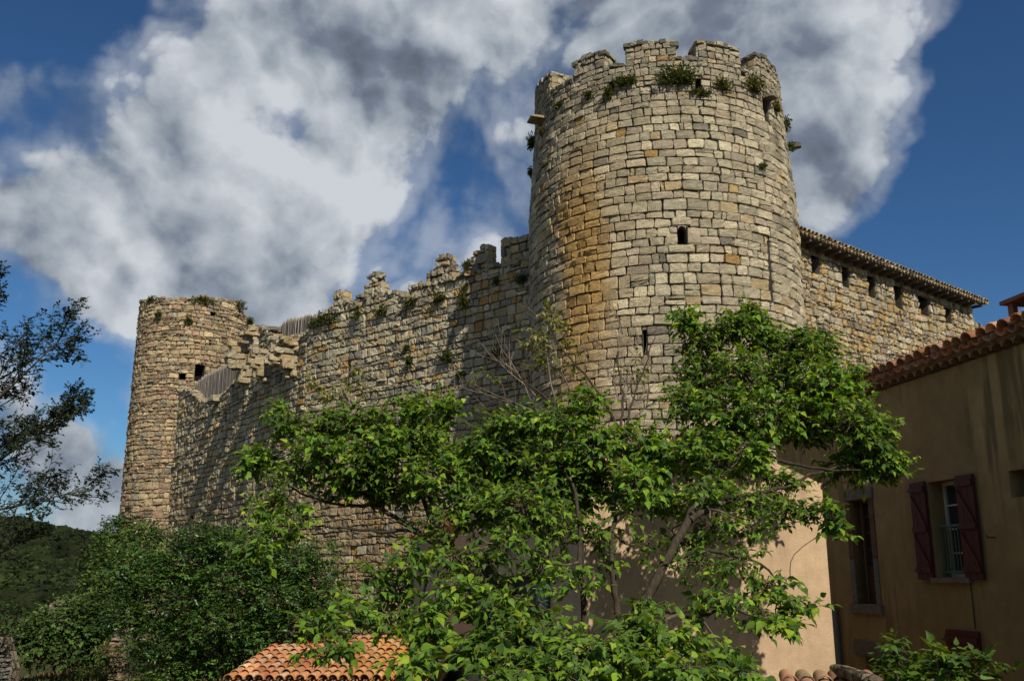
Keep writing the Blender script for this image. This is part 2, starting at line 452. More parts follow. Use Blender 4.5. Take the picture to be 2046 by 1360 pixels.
# rounded lump used for loose blocks and capping rubble
def _cube():
    g = [-1, -.6, .6, 1]; idx = {}; V = []; Fc = []
    def vid(p):
        if p not in idx: idx[p] = len(V); V.append(p)
        return idx[p]
    for ax in range(3):
        for sgn in (-1, 1):
            o = [i for i in range(3) if i != ax]
            for i in range(3):
                for j in range(3):
                    q = []
                    for (di, dj) in ((0, 0), (1, 0), (1, 1), (0, 1)):
                        p = [0, 0, 0]; p[ax] = sgn; p[o[0]] = g[i + di]; p[o[1]] = g[j + dj]; q.append(vid(tuple(p)))
                    flip = (sgn > 0) != (ax == 1)
                    Fc.append(q if flip else q[::-1])
    V = np.array(V, float); nrm = (np.abs(V) ** 10).sum(1) ** (1 / 10)
    return V / nrm[:, None], np.array(Fc)
CV, CF = _cube()
def lumps(mb, centers, sizes, cols, axes=None, rough=.06, mat=0, seed=5, smooth=False):
    r = np.random.default_rng(seed); N = len(centers)
    if N == 0: return
    c = np.asarray(centers, float); s = np.asarray(sizes, float)
    V = CV[None] * (1 + r.normal(0, rough, (N, len(CV), 1))) * (s[:, None] / 2)
    V = V + r.normal(0, rough * .25, V.shape) * s[:, None]
    if axes is not None: V = np.einsum('nvk,nkc->nvc', V, np.asarray(axes))
    V = V + c[:, None]
    Fc = (CF[None] + (np.arange(N) * len(CV))[:, None, None]).reshape(-1, 4)
    mb.add(V, Fc, np.repeat(np.asarray(cols, float), len(CV), 0), mat, smooth)
def palette(r, N, cols, wts, var=.13):
    cols = np.array(cols); wts = np.array(wts, float); k = r.choice(len(cols), N, p=wts / wts.sum())
    c = cols[k] * (1 + r.normal(0, var * .8, (N, 1))) * (1 + r.normal(0, .014, (N, 3)))
    return np.clip(c, .02, .8)
GREY = (.350, .310, .225); PALE = (.460, .405, .285); BUFF = (.395, .310, .180); OCH = (.380, .240, .090); DGREY = (.185, .168, .135); ROSE = (.30, .205, .145)

def steps(P, tol=.11):
    """keep a rim profile marching one way: the two ends of a vertical step share one s"""
    P = [list(p) for p in P]
    for i in range(len(P) - 1):
        if abs(P[i + 1][0] - P[i][0]) < tol and abs(P[i + 1][1] - P[i][1]) > .15:
            m = (P[i][0] + P[i + 1][0]) / 2; P[i][0] = m - .003; P[i + 1][0] = m + .003
    for i in range(1, len(P)):
        P[i][0] = max(P[i][0], P[i - 1][0] + .002)
    return [tuple(p) for p in P]
def frame_line(P, D, Nrm):
    """plane frame: a along D from P, z up, n along Nrm"""
    P = np.array(P, float); D = np.array(D, float); Nrm = np.array(Nrm, float)
    def f(s, t, n):
        s = np.asarray(s, float); t = np.asarray(t, float); n = np.asarray(n, float)
        return np.stack([P[0] + D[0] * s + Nrm[0] * n, P[1] + D[1] * s + Nrm[1] * n, t + 0 * s], -1)
    return f
def hit_line(P, D, px, py):
    """where the sight line through a photo pixel meets the vertical plane: (s, z)"""
    d = ray(px, py); # d.xy * k = P + D s
    det = d[0] * (-D[1]) - (-D[0]) * d[1]
    k = (P[0] * (-D[1]) - (-D[0]) * P[1]) / det
    s = (d[0] * P[1] - d[1] * P[0]) / det
    return (s, EYE + d[2] * k)

# ================================================================== GROUND
def ground_b(nt, src, b):
    n0 = nn(nt, .25, 6); n1 = nn(nt, 6, 8, .7)
    c = mixc(nt, rmp(nt, n0.outputs['Fac'], .42, .58), (.075, .055, .030), (.040, .050, .018))
    c = mulv(nt, c, combine(nt, rmp(nt, n1.outputs['Fac'], .3, .7, .6, 1.4)))
    bump(nt, b, n1.outputs['Fac'], .8, .06); return c
M['ground'] = mat('ground', base=(.1, .1, .1), build=ground_b, rough=1, spec=.05)
g = MB(); g.add([(-1500, -60, 0), (1500, -60, 0), (1500, 2500, 0), (-1500, 2500, 0)], [0, 1, 2, 3])
tag(g.build('ground', M['ground']), kind='structure')

def hills():
    mb = MB(); xs = np.linspace(-900, 900, 150); ys = np.linspace(110, 900, 60)
    sky_px = [(-900, 1075), (0, 1056), (100, 1066), (200, 1086), (300, 1110), (600, 1132), (1200, 1132), (2046, 1120), (2900, 1130)]
    prof = interp_prof(sky_px)
    H = []
    for y in ys:
        for x in xs:
            px = 1023 + x / y * F * 1.0
            yy = float(prof(px)); d = ray(px, yy)
            top = d[2] / d[1] * 520
            f = max(0, min(1, (y - 130) / 390)); f = f * f * (3 - 2 * f)
            if y > 520: f = 1 - (y - 520) / 900
            z = top * f + mnoise.noise(Vector((x * .012, y * .012, 0))) * 5 * f
            H.append((x, y, z + EYE * f - 1.5 * (1 - f)))
    nx = len(xs)
    Fc = [[j * nx + i, j * nx + i + 1, (j + 1) * nx + i + 1, (j + 1) * nx + i] for j in range(len(ys) - 1) for i in range(nx - 1)]
    mb.add(H, Fc)
    m = mat('hillside', base=(.018, .024, .010), build=mortar_b, rough=1, spec=.02)
    tag(mb.build('hills', m), kind='structure')
    # woodland covering the slope: nobody could count it
    r = np.random.default_rng(11)
    Ha = np.array(H).reshape(len(ys), nx, 3)
    cs = []; sz = []; co = []
    for _ in range(4200):
        y = r.uniform(85, 560) if r.random() < .8 else r.uniform(85, 200); x = (r.uniform(-.62, -.36) if r.random() < .6 else r.uniform(-.62, .5)) * y
        i = int((x - xs[0]) / (xs[1] - xs[0])); j = max(0, int((y - ys[0]) / (ys[1] - ys[0])))
        if not (0 <= i < nx - 1 and 0 <= j < len(ys) - 1): continue
        z = Ha[j, i, 2] if y > 110 else 0; s = r.uniform(3.0, 6.5) * (.6 if y < 130 else 1)
        cs.append((x, y, z + s * .2)); sz.append((s * 1.1, s * 1.1, s)); k = r.uniform(.6, 1.4); co.append((.022 * k, .032 * k, .010 * k))
    cs = np.array(cs); sz = np.array(sz); co = np.array(co)
    mb2 = MB(); lumps(mb2, cs, sz * .8, co * .6, rough=.12, seed=20, smooth=True)
    K = 84; U = r.normal(0, 1, (len(cs), K, 3)); U /= np.linalg.norm(U, axis=2, keepdims=True); U[..., 2] = np.abs(U[..., 2]) * 1.1 - .15
    P = (cs[:, None] + U * sz[:, None] * .48 * r.uniform(.85, 1.15, (len(cs), K, 1))).reshape(-1, 3); Nn = U.reshape(-1, 3) + r.normal(0, .4, (len(P), 3))
    D = np.cross(Nn, r.normal(0, 1, Nn.shape)); Nn /= np.linalg.norm(Nn, axis=1, keepdims=True)
    leaves(mb2, P, D, Nn, np.repeat(sz[:, 0], K) * r.uniform(.10, .22, len(P)), np.repeat(co, K, 0) * r.uniform(.6, 1.5, (len(P), 1)), False, .3, r, 1.8)
    tag(mb2.build('woodland', M['leaf_dry']), 'dark green woodland covering the far hillside', 'woodland', kind='stuff')

# ================================================================== BIG TOWER
TD = 28.0; TA = R(9.42); TC = (TD * math.sin(TA), TD * math.cos(TA)); TR = TD * math.sin(R(8.3))
TFACE = math.atan2(-TC[1], -TC[0])      # direction from the axis to the camera
def trad(t):
    x = np.clip((np.asarray(t, float) - 13.6) / 3.4, 0, 1)
    return TR - .20 * x * x * (3 - 2 * x)
def tsurf(s, t, n):
    s = np.asarray(s, float); th = TFACE + s / TR; rr = trad(t) + n
    return np.stack([TC[0] + rr * np.cos(th), TC[1] + rr * np.sin(th), np.asarray(t, float) + 0 * s], -1)
def hit_cyl(C, r, face, px, py, R0=None):
    d = ray(px, py); h = math.hypot(d[0], d[1]); ux, uy = d[0] / h, d[1] / h
    b = ux * C[0] + uy * C[1]; q = C[0] ** 2 + C[1] ** 2 - r * r; disc = b * b - q
    k = b - math.sqrt(max(disc, 0)); X = (k * ux, k * uy)
    th = math.atan2(X[1] - C[1], X[0] - C[0]) - face
    th = (th + math.pi) % (2 * math.pi) - math.pi
    return th * (R0 or r), EYE + d[2] / h * k
def thit(px, py, r=None):
    z = hit_cyl(TC, r or TR, TFACE, px, py, TR)
    if r is None: z = hit_cyl(TC, float(trad(z[1])), TFACE, px, py, TR)
    return z
TRIM = [(1066, 190), (1078, 168), (1095, 151), (1100.5, 150), (1101, 182), (1137, 166), (1138, 156), (1147, 150), (1148, 132), (1150, 124), (1170, 110), (1208.5, 103),
        (1209, 134), (1249.5, 130), (1250, 90), (1275, 86), (1300, 82), (1352, 86), (1352.5, 117), (1392.5, 118), (1393, 86), (1425, 86), (1455, 92), (1479, 102),
        (1479.5, 146), (1509.5, 152), (1510, 109), (1530, 116), (1546, 135), (1554, 160)]
tp = steps([thit(*p) for p in TRIM])
base_z = np.mean([thit(1230, 132)[1], thit(1370, 118)[1], thit(1495, 149)[1]])
# round the back, unseen from the street: plain battlements
s_max = math.pi * TR
sL = tp[0][0]; sR = tp[-1][0]
lowL = thit(1101, 182)[1]
tp = [(-s_max, base_z + 1.1)] + [(sL - 5.6, base_z + 1.0), (sL - 5.58, base_z), (sL - 4.2, base_z), (sL - 4.18, base_z + 1.0), (sL - 2.2, base_z + 1.), (sL - 2.18, base_z), (sL - .9, base_z), (sL - .88, tp[0][1])] + tp + \
     [(sR + .35, tp[-1][1] - .05), (sR + .37, base_z), (sR + 1.0, base_z), (sR + 1.02, base_z + .8), (sR + 2.2, base_z + .9), (sR + 2.22, base_z), (sR + 3.6, base_z), (sR + 3.62, base_z + 1), (s_max, base_z + 1.1)]
ttop = interp_prof(tp)
def hole(f, x0, y0, x1, y1):
    a = f(x0, (y0 + y1) / 2)[0]; b = f(x1, (y0 + y1) / 2)[0]; xm = (x0 + x1) / 2
    return (min(a, b), max(a, b), f(xm, y1)[1], f(xm, y0)[1])
T_SLIT = hole(thit, 1355, 452, 1371, 487)
T_SLIT2 = hole(thit, 1284, 658, 1292, 706)
T_H = [hole(thit, 1391, 156, 1402, 180), hole(thit, 1526, 196, 1536, 238), hole(thit, 1216, 163, 1226, 179)]
crack = hole(thit, 1538, 482, 1542, 602)
def tcol(s, t, r):
    N = len(s)
    c = palette(r, N, [GREY, PALE, (.36, .305, .215), BUFF, OCH, DGREY], [.36, .32, .22, .05, .01, .03])
    top = np.clip((t - base_z + 1.8) / 1.5, 0, 1)[:, None] * .28
    c = c * (1 - top) + np.array([.19, .18, .155]) * top
    one = (np.abs(s - thit(1460, 375)[0]) < .18) & (np.abs(t - thit(1460, 375)[1]) < .14)
    c[one] = (.40, .30, .13)
    return c
def tstain(s, t, C):
    # a streak of orange lichen down the left of the front, bleeding across the joints, and dark water runs
    nz = np.array([mnoise.fractal(Vector((a * 1.6, b * .55, 3.3)), .9, 2.1, 4) for a, b in zip(s[::36], t[::36])]).repeat(36)
    fine = np.array([mnoise.noise(Vector((a * 5, b * 4, 9.))) for a, b in zip(s, t)])
    xc = (thit(1118, 480)[0] + thit(1206, 480)[0]) / 2; hw = (thit(1206, 480)[0] - thit(1118, 480)[0]) / 2
    zt, zb = thit(1160, 330)[1], thit(1160, 800)[1]
    cen = xc + .12 * np.sin(t * 1.3)
    k = np.clip(1.55 - np.abs(s - cen) / hw + .35 * nz + .28 * fine, 0, 1) * np.clip((zt + 1.6 - t) / 3.0, 0, 1) * np.clip((t - zb + 1) / 2.5, 0, 1)
    k2 = np.clip(1.3 - np.abs(s - xc) / (hw * 2.3) + .5 * nz, 0, 1) * np.clip((zt + 3.5 - t) / 4, 0, 1) * .22
    k = (np.clip(np.maximum(k, k2), 0, 1) * .78)[:, None]
    lum = C.mean(1, keepdims=True) / .28
    C = C * (1 - k) + np.array([.40, .235, .062]) * (.55 + .45 * lum) * k
    for px, y0, y1, w, a in ((1546, 235, 350, .22, .6), (1455, 190, 300, .14, .35), (1255, 190, 280, .2, .35), (1360, 185, 250, .35, .35), (1100, 200, 520, .3, .3), (1560, 420, 640, .3, .25), (1320, 490, 560, .12, .25)):
        sx, z0 = thit(px, y0); z1 = thit(px, y1)[1]
        d = np.clip(1.3 - np.abs(s - sx - .05 * np.sin(t * 3)) / w + .5 * fine, 0, 1) * np.clip((z0 - t) / .2, 0, 1) * np.clip((t - z1) / max(z0 - z1, .1) * 2, 0, 1) * a
        C = C * (1 - d[:, None] * .75)
    return C
tower = thing('round_tower', 'massive round castle tower of coursed stone with battlements and an orange lichen streak', 'tower', (TC[0], TC[1], 0))
def big_h(t, r):
    if t > base_z - .9: return r.uniform(.15, .23)
    if t > base_z - 2.4: return r.uniform(.20, .27)
    if 5 < t < 7.4: return r.uniform(.17, .30)
    return r.choice([.21, .24, .26, .28, .31])
def big_w(t, r):
    if t > base_z - .9: return r.uniform(.2, .46)
    return r.uniform(.24, .58) if t > base_z - 3 or 5 < t < 7.4 else r.uniform(.27, .62)
holes_t = [T_SLIT, T_SLIT2, crack] + T_H
Q = lay_stones(-8.6, 8.6, 2.0, float(base_z) + 2.6, big_h, big_w, ttop, holes_t, wob=.018, split=.10, seed=11)
cz = Q[:, :, 1].mean(1); cs_ = Q[:, :, 0].mean(1)
mer = []   # merlon spans in s
ts_ = steps([thit(*p) for p in TRIM])
edges = [(-99, sL - .9), (sL - .88, ts_[3][0]), (ts_[5][0], ts_[11][0]), (ts_[13][0], ts_[17][0]), (ts_[19][0], ts_[24][0]), (ts_[26][0], sR + .36), (sR + .98, 99)]
which = np.full(len(Q), -1)
for i, (a, b) in enumerate(edges[1:-1]):
    which[(cz > base_z + .02) & (cs_ > a - .05) & (cs_ < b + .05)] = i
mb = MB(); stones_mesh(mb, Q[which < 0], tsurf, tcol, gap=.008, bulge=.012, rough=.007, dvar=.011, recess=.030, seed=12, stain=tstain)
core_mesh(mb, tsurf, -s_max, s_max, 0, lambda s: np.minimum(ttop(s), base_z + .06), holes_t, 1.0, step=.30, mat=1)
mb.build('tower_wall', [M['stone'], M['mortar']], tower)
mfr = []
for i, (a, b) in enumerate(edges[1:-1]):
    mb = MB(); stones_mesh(mb, Q[which == i], tsurf, tcol, gap=.009, bulge=.014, rough=.008, recess=.045, seed=30 + i)
    aa, bb = max(a, -s_max), min(b, s_max)
    ssn = np.arange(aa + .01, bb - .01, .12)
    for s_ in ssn:
        z = float(ttop(np.array([s_ + .06]))[0]) - .05
        S = np.array([s_, min(s_ + .12, bb - .01)])[[0, 1, 1, 0] * 2]; T = np.array([base_z + .0] * 4 + [z] * 4); Nn = np.array([-.045, -.045, -.6, -.6] * 2)
        if z > base_z: mb.add(tsurf(S, T, Nn), BOXF[:, ::-1], (1, 1, 1), 1, False)
    # stones on the cheeks of the merlon and the rough top
    r = np.random.default_rng(60 + i)
    C_, S_, K_, A_ = [], [], [], []
    for end, sg in ((aa, -1), (bb, 1)):
        z = base_z + .1; zt = float(ttop(np.array([end - sg * .05]))[0])
        while z < zt - .03:
            hh = r.uniform(.16, .26); n = -.02
            while n > -.58:
                ww = r.uniform(.18, .34)
                p = tsurf([end - sg * .035], [z + hh / 2], [n - ww / 2])[0]
                th = TFACE + end / TR
                C_.append(p); S_.append((.10, ww * .96, min(hh, zt - z + .03) * .95))
                A_.append([(-math.sin(th), math.cos(th), 0), (math.cos(th), math.sin(th), 0), (0, 0, 1)])
                K_.append(palette(r, 1, [GREY, PALE, BUFF, DGREY], [.4, .25, .2, .15])[0]); n -= ww
            z += hh
    for s_ in np.arange(aa + .08, bb - .05, .17):
        for n in (-.08, -.3, -.5):
            th = TFACE + s_ / TR; z = float(ttop(np.array([s_]))[0])
            C_.append(tsurf([s_ + r.uniform(-.03, .03)], [z - .02 + r.uniform(-.03, .035)], [n + r.uniform(-.03, .03)])[0])
            S_.append((r.uniform(.14, .28), r.uniform(.16, .26), r.uniform(.07, .16)))
            A_.append([(-math.sin(th), math.cos(th), 0), (math.cos(th), math.sin(th), 0), (0, 0, 1)])
            K_.append(palette(r, 1, [GREY, (.12, .115, .09), BUFF, (.16, .15, .10)], [.4, .3, .1, .2])[0])
    lumps(mb, C_, S_, K_, A_, rough=.05, seed=70 + i)
    mb.build('merlon', [M['stone'], M['core']], tower)
# sill rubble along the crenels
mb = MB(); r = np.random.default_rng(99); C_, S_, K_, A_ = [], [], [], []
for a, b in ((edges[1][1], edges[2][0]), (edges[2][1], edges[3][0]), (edges[3][1], edges[4][0]), (edges[4][1], edges[5][0])):
    for s_ in np.arange(a + .05, b - .03, .15):
        for n in (-.10, -.32, -.55, -.8):
            th = TFACE + s_ / TR; z = float(ttop(np.array([s_]))[0])
            C_.append(tsurf([s_], [max(z, base_z) - .01 + r.uniform(-.03, .03)], [n])[0]); S_.append((.2, .24, r.uniform(.08, .15)))
            A_.append([(-math.sin(th), math.cos(th), 0), (math.cos(th), math.sin(th), 0), (0, 0, 1)]); K_.append(palette(r, 1, [GREY, DGREY], [.5, .5])[0])
lumps(mb, C_, S_, K_, A_, seed=5)
# parapet walk inside
ring = [(TC[0] + (TR - .9) * math.cos(a), TC[1] + (TR - .9) * math.sin(a), base_z - .9) for a in np.linspace(0, 2 * math.pi, 48, endpoint=False)]
mb.add(ring, [list(range(48))], (1, 1, 1), 1, False)
mb.build('parapet_sill', [M['stone'], M['core']], tower)
def recess(parent, surf, h, depth, name, arched=False, m=None):
    mb = MB(); a0, a1, z0, z1 = h; e = .015
    N8 = np.array([-.05, -.05, -depth, -depth])
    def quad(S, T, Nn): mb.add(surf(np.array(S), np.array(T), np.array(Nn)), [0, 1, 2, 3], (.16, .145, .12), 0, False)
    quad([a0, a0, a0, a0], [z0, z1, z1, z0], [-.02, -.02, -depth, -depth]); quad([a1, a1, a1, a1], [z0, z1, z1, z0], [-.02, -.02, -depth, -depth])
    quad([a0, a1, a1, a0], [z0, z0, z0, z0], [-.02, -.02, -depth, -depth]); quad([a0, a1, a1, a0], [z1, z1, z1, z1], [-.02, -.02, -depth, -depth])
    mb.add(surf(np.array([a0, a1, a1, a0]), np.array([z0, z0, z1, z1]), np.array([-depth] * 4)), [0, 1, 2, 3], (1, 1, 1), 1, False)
    if arched:   # rounded head cut in one stone, with big dressed stones round it
        c = (a0 + a1) / 2; rr = (a1 - a0) / 2; zc = z1 - rr
        for sg in (-1, 1):
            arc = [(c + sg * rr * math.cos(t), zc + rr * math.sin(t)) for t in np.linspace(0, math.pi / 2, 7)]
            for p, q in zip(arc[:-1], arc[1:]):
                S = [p[0], q[0], q[0], p[0]]; T = [p[1], q[1], z1 + .02, z1 + .02]
                mb.add(surf(np.array(S), np.array(T), np.array([.012] * 4)), [0, 1, 2, 3], (.30, .27, .20), 0, False)
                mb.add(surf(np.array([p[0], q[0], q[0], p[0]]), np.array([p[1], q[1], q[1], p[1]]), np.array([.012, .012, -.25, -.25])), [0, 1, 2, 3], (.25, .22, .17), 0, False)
        qs = np.array([[(a0 - .30, z0 + .00), (a0 - .01, z0 + .00), (a0 - .01, z0 + .28), (a0 - .34, z0 + .28)], [(a0 - .22, z0 + .28), (a0 - .01, z0 + .28), (a0 - .01, z1), (a0 - .26, z1)],
                       [(a1 + .01, z0), (a1 + .4, z0), (a1 + .38, z1 - .06), (a1 + .01, z1 - .06)],
                       [(a0 - .2, z1 + .02), (a1 + .2, z1 + .02), (a1 + .16, z1 + .27), (a0 - .18, z1 + .27)], [(a0 - .3, z0 - .25), (a1 + .25, z0 - .25), (a1 + .25, z0 - .01), (a0 - .3, z0 - .01)]])
        stones_mesh(mb, qs, surf, lambda s, t, r: palette(r, len(s), [PALE, (.33, .29, .2)], [.6, .4]), bulge=.05, rough=.004, dvar=.003, seed=8)
    return mb.build(name, [M['stone'], M['dark']], parent)
o = recess(tower, tsurf, T_SLIT, .6, 'arched_window', True); o['label'] = 'small round headed slit window with pale dressed stones'
recess(tower, tsurf, T_SLIT2, .5, 'arrow_slit'); recess(tower, tsurf, crack, .2, 'wall_crack')
for h in T_H[:2]: recess(tower, tsurf, h, .35, 'drain_hole')
def slab(parent, surf, s, t, w, d, h, name='projecting_stone', col=(.32, .27, .17), yaw=0):
    mb = MB(); p = surf([s], [t], [d / 2 - .15])[0]; q = surf([s + .01], [t], [d / 2 - .15])[0]; e = Vector(q - p).normalized(); n = Vector(surf([s], [t], [1.])[0] - surf([s], [t], [0.])[0]).normalized()
    lumps(mb, [p], [(w, d + .3, h)], [col], [[tuple(e), tuple(n), (0, 0, 1)]], rough=.04, seed=int(abs(s) * 100) + 3)
    return mb.build(name, M['stone'], parent)
s_, t_ = thit(1083, 241); slab(tower, tsurf, s_, t_, .5, .42, .11)
s_, t_ = thit(1532, 197); slab(tower, tsurf, s_, t_, .32, .3, .12, col=(.22, .2, .16))
slab(tower, tsurf, thit(1572, 272)[0] + .2, thit(1570, 274)[1], .22, .42, .16, col=(.13, .12, .1))

# ================================================================== LEFT TOWER
LD = 57.5; LA = R(-19.1); LC = (LD * math.sin(LA), LD * math.cos(LA)); LR = LD * math.sin(R(3.02)); LFACE = math.atan2(-LC[1], -LC[0])
def lrad(t): return LR + 0 * np.asarray(t, float)
def lsurf(s, t, n):
    s = np.asarray(s, float); th = LFACE + s / LR; rr = lrad(t) + n
    return np.stack([LC[0] + rr * np.cos(th), LC[1] + rr * np.sin(th), np.asarray(t, float) + 0 * s], -1)
def lhit(px, py): return hit_cyl(LC, LR, LFACE, px, py, LR)
LRIM = [(275, 612), (280, 604), (300, 600), (325.5, 596), (326, 603), (345, 599), (360, 597), (378, 597), (382, 601), (391.5, 604), (392, 594), (410, 594), (440, 599), (452, 601), (478, 604), (480, 618), (486, 640)]
lp = steps([lhit(*p) for p in LRIM]); lz = np.median([p[1] for p in lp])
lp = [(-LR * math.pi, lz)] + lp[:-1] + [(lp[-2][0] + .25, lz - .2), (LR * math.pi, lz - .3)]
ltop = interp_prof(lp)
L_W = hole(lhit, 389, 728, 409, 760); L_H = [hole(lhit, 357, 746, 371, 757), hole(lhit, 421, 624, 431, 632), hole(lhit, 377, 644, 383, 652), hole(lhit, 418, 684, 424, 689)]
left_tower = thing('round_tower', 'smaller round rubble stone tower at the far left end of the castle wall', 'tower', (LC[0], LC[1], 0))
def lcol(s, t, r):
    N = len(s)
    return palette(r, N, [(.36, .275, .175), (.43, .335, .205), (.28, .20, .135), (.26, .235, .18), (.36, .245, .16), (.48, .38, .23)], [.3, .22, .14, .12, .12, .1], .15)
def lh(t, r): return r.choice([.19, .24, .30, .36]) if t < 8 else r.choice([.17, .20, .24, .28])
def lw(t, r): return r.uniform(.20, .60)
holes_l = [L_W] + L_H
Q = lay_stones(-5.4, 5.4, .4, float(lz) + 1, lh, lw, ltop, holes_l, wob=.045, split=.14, seed=21)
mb = MB(); stones_mesh(mb, Q, lsurf, lcol, gap=.016, bulge=.035, rough=.014, dvar=.025, seed=22, recess=.048)
core_mesh(mb, lsurf, -LR * math.pi, LR * math.pi, 0, ltop, holes_l, .7, step=.45, mat=1, n_out=-.06)
r = np.random.default_rng(5); C_, S_, K_ = [], [], []
for s_ in np.arange(-5, 5, .22):
    z = float(ltop(np.array([s_]))[0]); 
    for n in (-.1, -.4): C_.append(lsurf([s_], [z + r.uniform(-.06, .06)], [n])[0]); S_.append((r.uniform(.2, .36), r.uniform(.2, .36), r.uniform(.1, .24))); K_.append(palette(r, 1, [GREY, ROSE, DGREY], [.4, .3, .3])[0])
lumps(mb, C_, S_, K_, seed=6)
mb.build('tower_wall', [M['stone'], M['mortar']], left_tower)
recess(left_tower, lsurf, L_W, .6, 'window_opening')
for h in L_H[:2]: recess(left_tower, lsurf, h, .4, 'putlog_hole')

# ================================================================== CURTAIN WALL (two faces)
W1P = (.77, 29.0); W1D = (-.7415, .671)
W1N = (-.671, -.7415)
ws1 = hit_line(W1P, W1D, 603, 900)[0]
W2P = (W1P[0] + W1D[0] * ws1, W1P[1] + W1D[1] * ws1); a2 = R(35.2); W2D = (-math.sin(a2), math.cos(a2)); W2N = (-math.cos(a2), -math.sin(a2))
w1 = frame_line(W1P, W1D, W1N); w2 = frame_line(W2P, W2D, W2N)
h1 = lambda px, py: hit_line(W1P, W1D, px, py)
h2 = lambda px, py: hit_line(W2P, W2D, px, py)
RIM1 = [(1062, 472), (1058, 472), (1030, 477), (1003, 480), (1001.5, 484), (1001, 527), (977, 528), (976.5, 495), (968, 493), (960.5, 496), (960, 503), (948.5, 505), (948, 516), (928, 528), (926, 545), (905, 556),
        (904.5, 543), (899, 534), (896, 514), (889, 510), (880, 513), (872, 522), (870, 537), (863, 543), (862, 549), (853.5, 551), (853, 566), (816.5, 572), (815, 586), (807, 590),
        (795, 581), (778, 584), (763, 587), (762.5, 567), (755, 564), (754.5, 549), (750, 547), (738.5, 550), (737, 566), (728.5, 575), (728, 590), (713.5, 593), (713, 600), (687.5, 603),
        (687, 587), (683, 581), (672, 581), (667.5, 587), (667, 608), (650, 625), (630, 640), (612, 656), (603, 668)]
t1p = steps([h1(*p) for p in RIM1]); t1p = [(-2.5, t1p[0][1])] + t1p
w1top = interp_prof(t1p)
RIM2 = [(603, 668), (560, 680), (536, 672), (534.5, 655), (505, 652), (504, 690), (484, 700), (482, 745), (478, 752), (458, 775), (434, 795), (402, 800), (377, 778), (372, 776), (358, 779), (350, 782)]
t2p = steps([h2(*p) for p in RIM2]); t2p.append((t2p[-1][0] + 3, t2p[-1][1])); w2top = interp_prof(t2p)
W1H = [hole(h1, 695, 728, 699, 775), hole(h1, 812, 718, 823, 731), hole(h1, 984, 698, 1000, 714)]
W2H = [hole(h2, 486, 790, 489, 825), hole(h2, 380, 1030, 385, 1036)]
def wcol(s, t, r):
    N = len(s); c = palette(r, N, [GREY, PALE, BUFF, OCH, DGREY, (.23, .215, .18)], [.32, .26, .24, .05, .03, .08])
    k = np.clip((9.5 - t) / 5, 0, 1)[:, None] * .7 * (r.random((N, 1)) < .8)
    return c * (1 - k) + palette(r, N, [(.30, .20, .095), (.27, .185, .10)], [.5, .5]) * k
curtain = thing('curtain_wall', 'long ruined castle wall of rough stone between the two round towers', 'castle wall', (W2P[0], W2P[1], 0))
ch = lambda t, r: r.choice([.19, .22, .25, .28, .31])
cw = lambda t, r: r.uniform(.2, .55)
mb = MB()
Q1 = lay_stones(-.4, ws1, .6, 17, ch, cw, w1top, W1H, wob=.03, split=.13, seed=31)
zc1 = Q1[:, :, 1].mean(1); sc1 = Q1[:, :, 0].mean(1)
mspan = [(-2, h1(1001.5, 500)[0]), (h1(976.5, 500)[0], h1(926, 545)[0]), (h1(904.7, 552)[0], h1(853, 560)[0]), (h1(762.7, 580)[0], h1(728, 580)[0]), (h1(687.2, 590)[0], h1(667, 600)[0])]
mbase = [h1(997, 530)[1], h1(920, 552)[1], h1(855, 568)[1], h1(750, 588)[1], h1(690, 602)[1]]
wh = np.full(len(Q1), -1)
for i, ((a, b), z) in enumerate(zip(mspan, mbase)): wh[(zc1 > z) & (sc1 > a) & (sc1 < b)] = i
stones_mesh(mb, Q1[wh < 0], w1, wcol, gap=.013, bulge=.028, rough=.010, dvar=.018, seed=32, recess=.04)
def w1low(s):
    z = w1top(s)
    for (a, b), m_ in zip(mspan, mbase): z = np.where((s > a) & (s < b), np.minimum(z, m_), z)
    return z
core_mesh(mb, w1, -2.5, ws1, 0, w1low, W1H, 1.1, step=.3, mat=1, n_out=-.06)
mb.build('wall_section', [M['stone'], M['mortar']], curtain)
for i, ((a, b), z) in enumerate(zip(mspan, mbase)):
    mb = MB(); stones_mesh(mb, Q1[wh == i], w1, wcol, gap=.016, bulge=.045, rough=.013, dvar=.022, seed=40 + i, recess=.09)
    a_ = max(a, -.2)
    r = np.random.default_rng(50 + i)
    core_mesh(mb, w1, a_ + .03, b - .03, z - .12, w1top, [], .36, step=.10, mat=1, n_out=-.06, drop=.07)
    C_, S_, K_ = [], [], []
    for s_ in np.arange(a_ + .11, b - .08, .16):
        zt = float(w1top(np.array([s_]))[0])
        for n in (-.07, -.26):
            C_.append(w1([s_], [zt - .03 + r.uniform(-.05, .05)], [n])[0]); S_.append((r.uniform(.15, .27), r.uniform(.16, .27), r.uniform(.1, .22))); K_.append(palette(r, 1, [GREY, DGREY, BUFF], [.4, .3, .3])[0])
    for e in (a_, b):
        zt = float(w1top(np.array([e + (.05 if e == a_ else -.05)]))[0]); zz = z
        while zz < zt - .05:
            for n in (-.1, -.26):
                C_.append(w1([e + (.08 if e == a_ else -.08)], [zz + .1], [n])[0]); S_.append((.16, .26, .22)); K_.append(palette(r, 1, [GREY, PALE, BUFF], [.4, .3, .3])[0])
            zz += .22
    ax = [[(W1D[0], W1D[1], 0), (W1N[0], W1N[1], 0), (0, 0, 1)]] * len(C_)
    lumps(mb, C_, S_, K_, ax, rough=.07, seed=7 + i)
    mb.build('merlon', [M['stone'], M['core']], curtain)
mb = MB()
Q2 = lay_stones(0, t2p[-2][0] + 1.4, .6, 15, lambda t, r: r.choice([.20, .24, .28, .32]), lambda t, r: r.uniform(.26, .7), w2top, W2H, wob=.03, split=.12, seed=33)
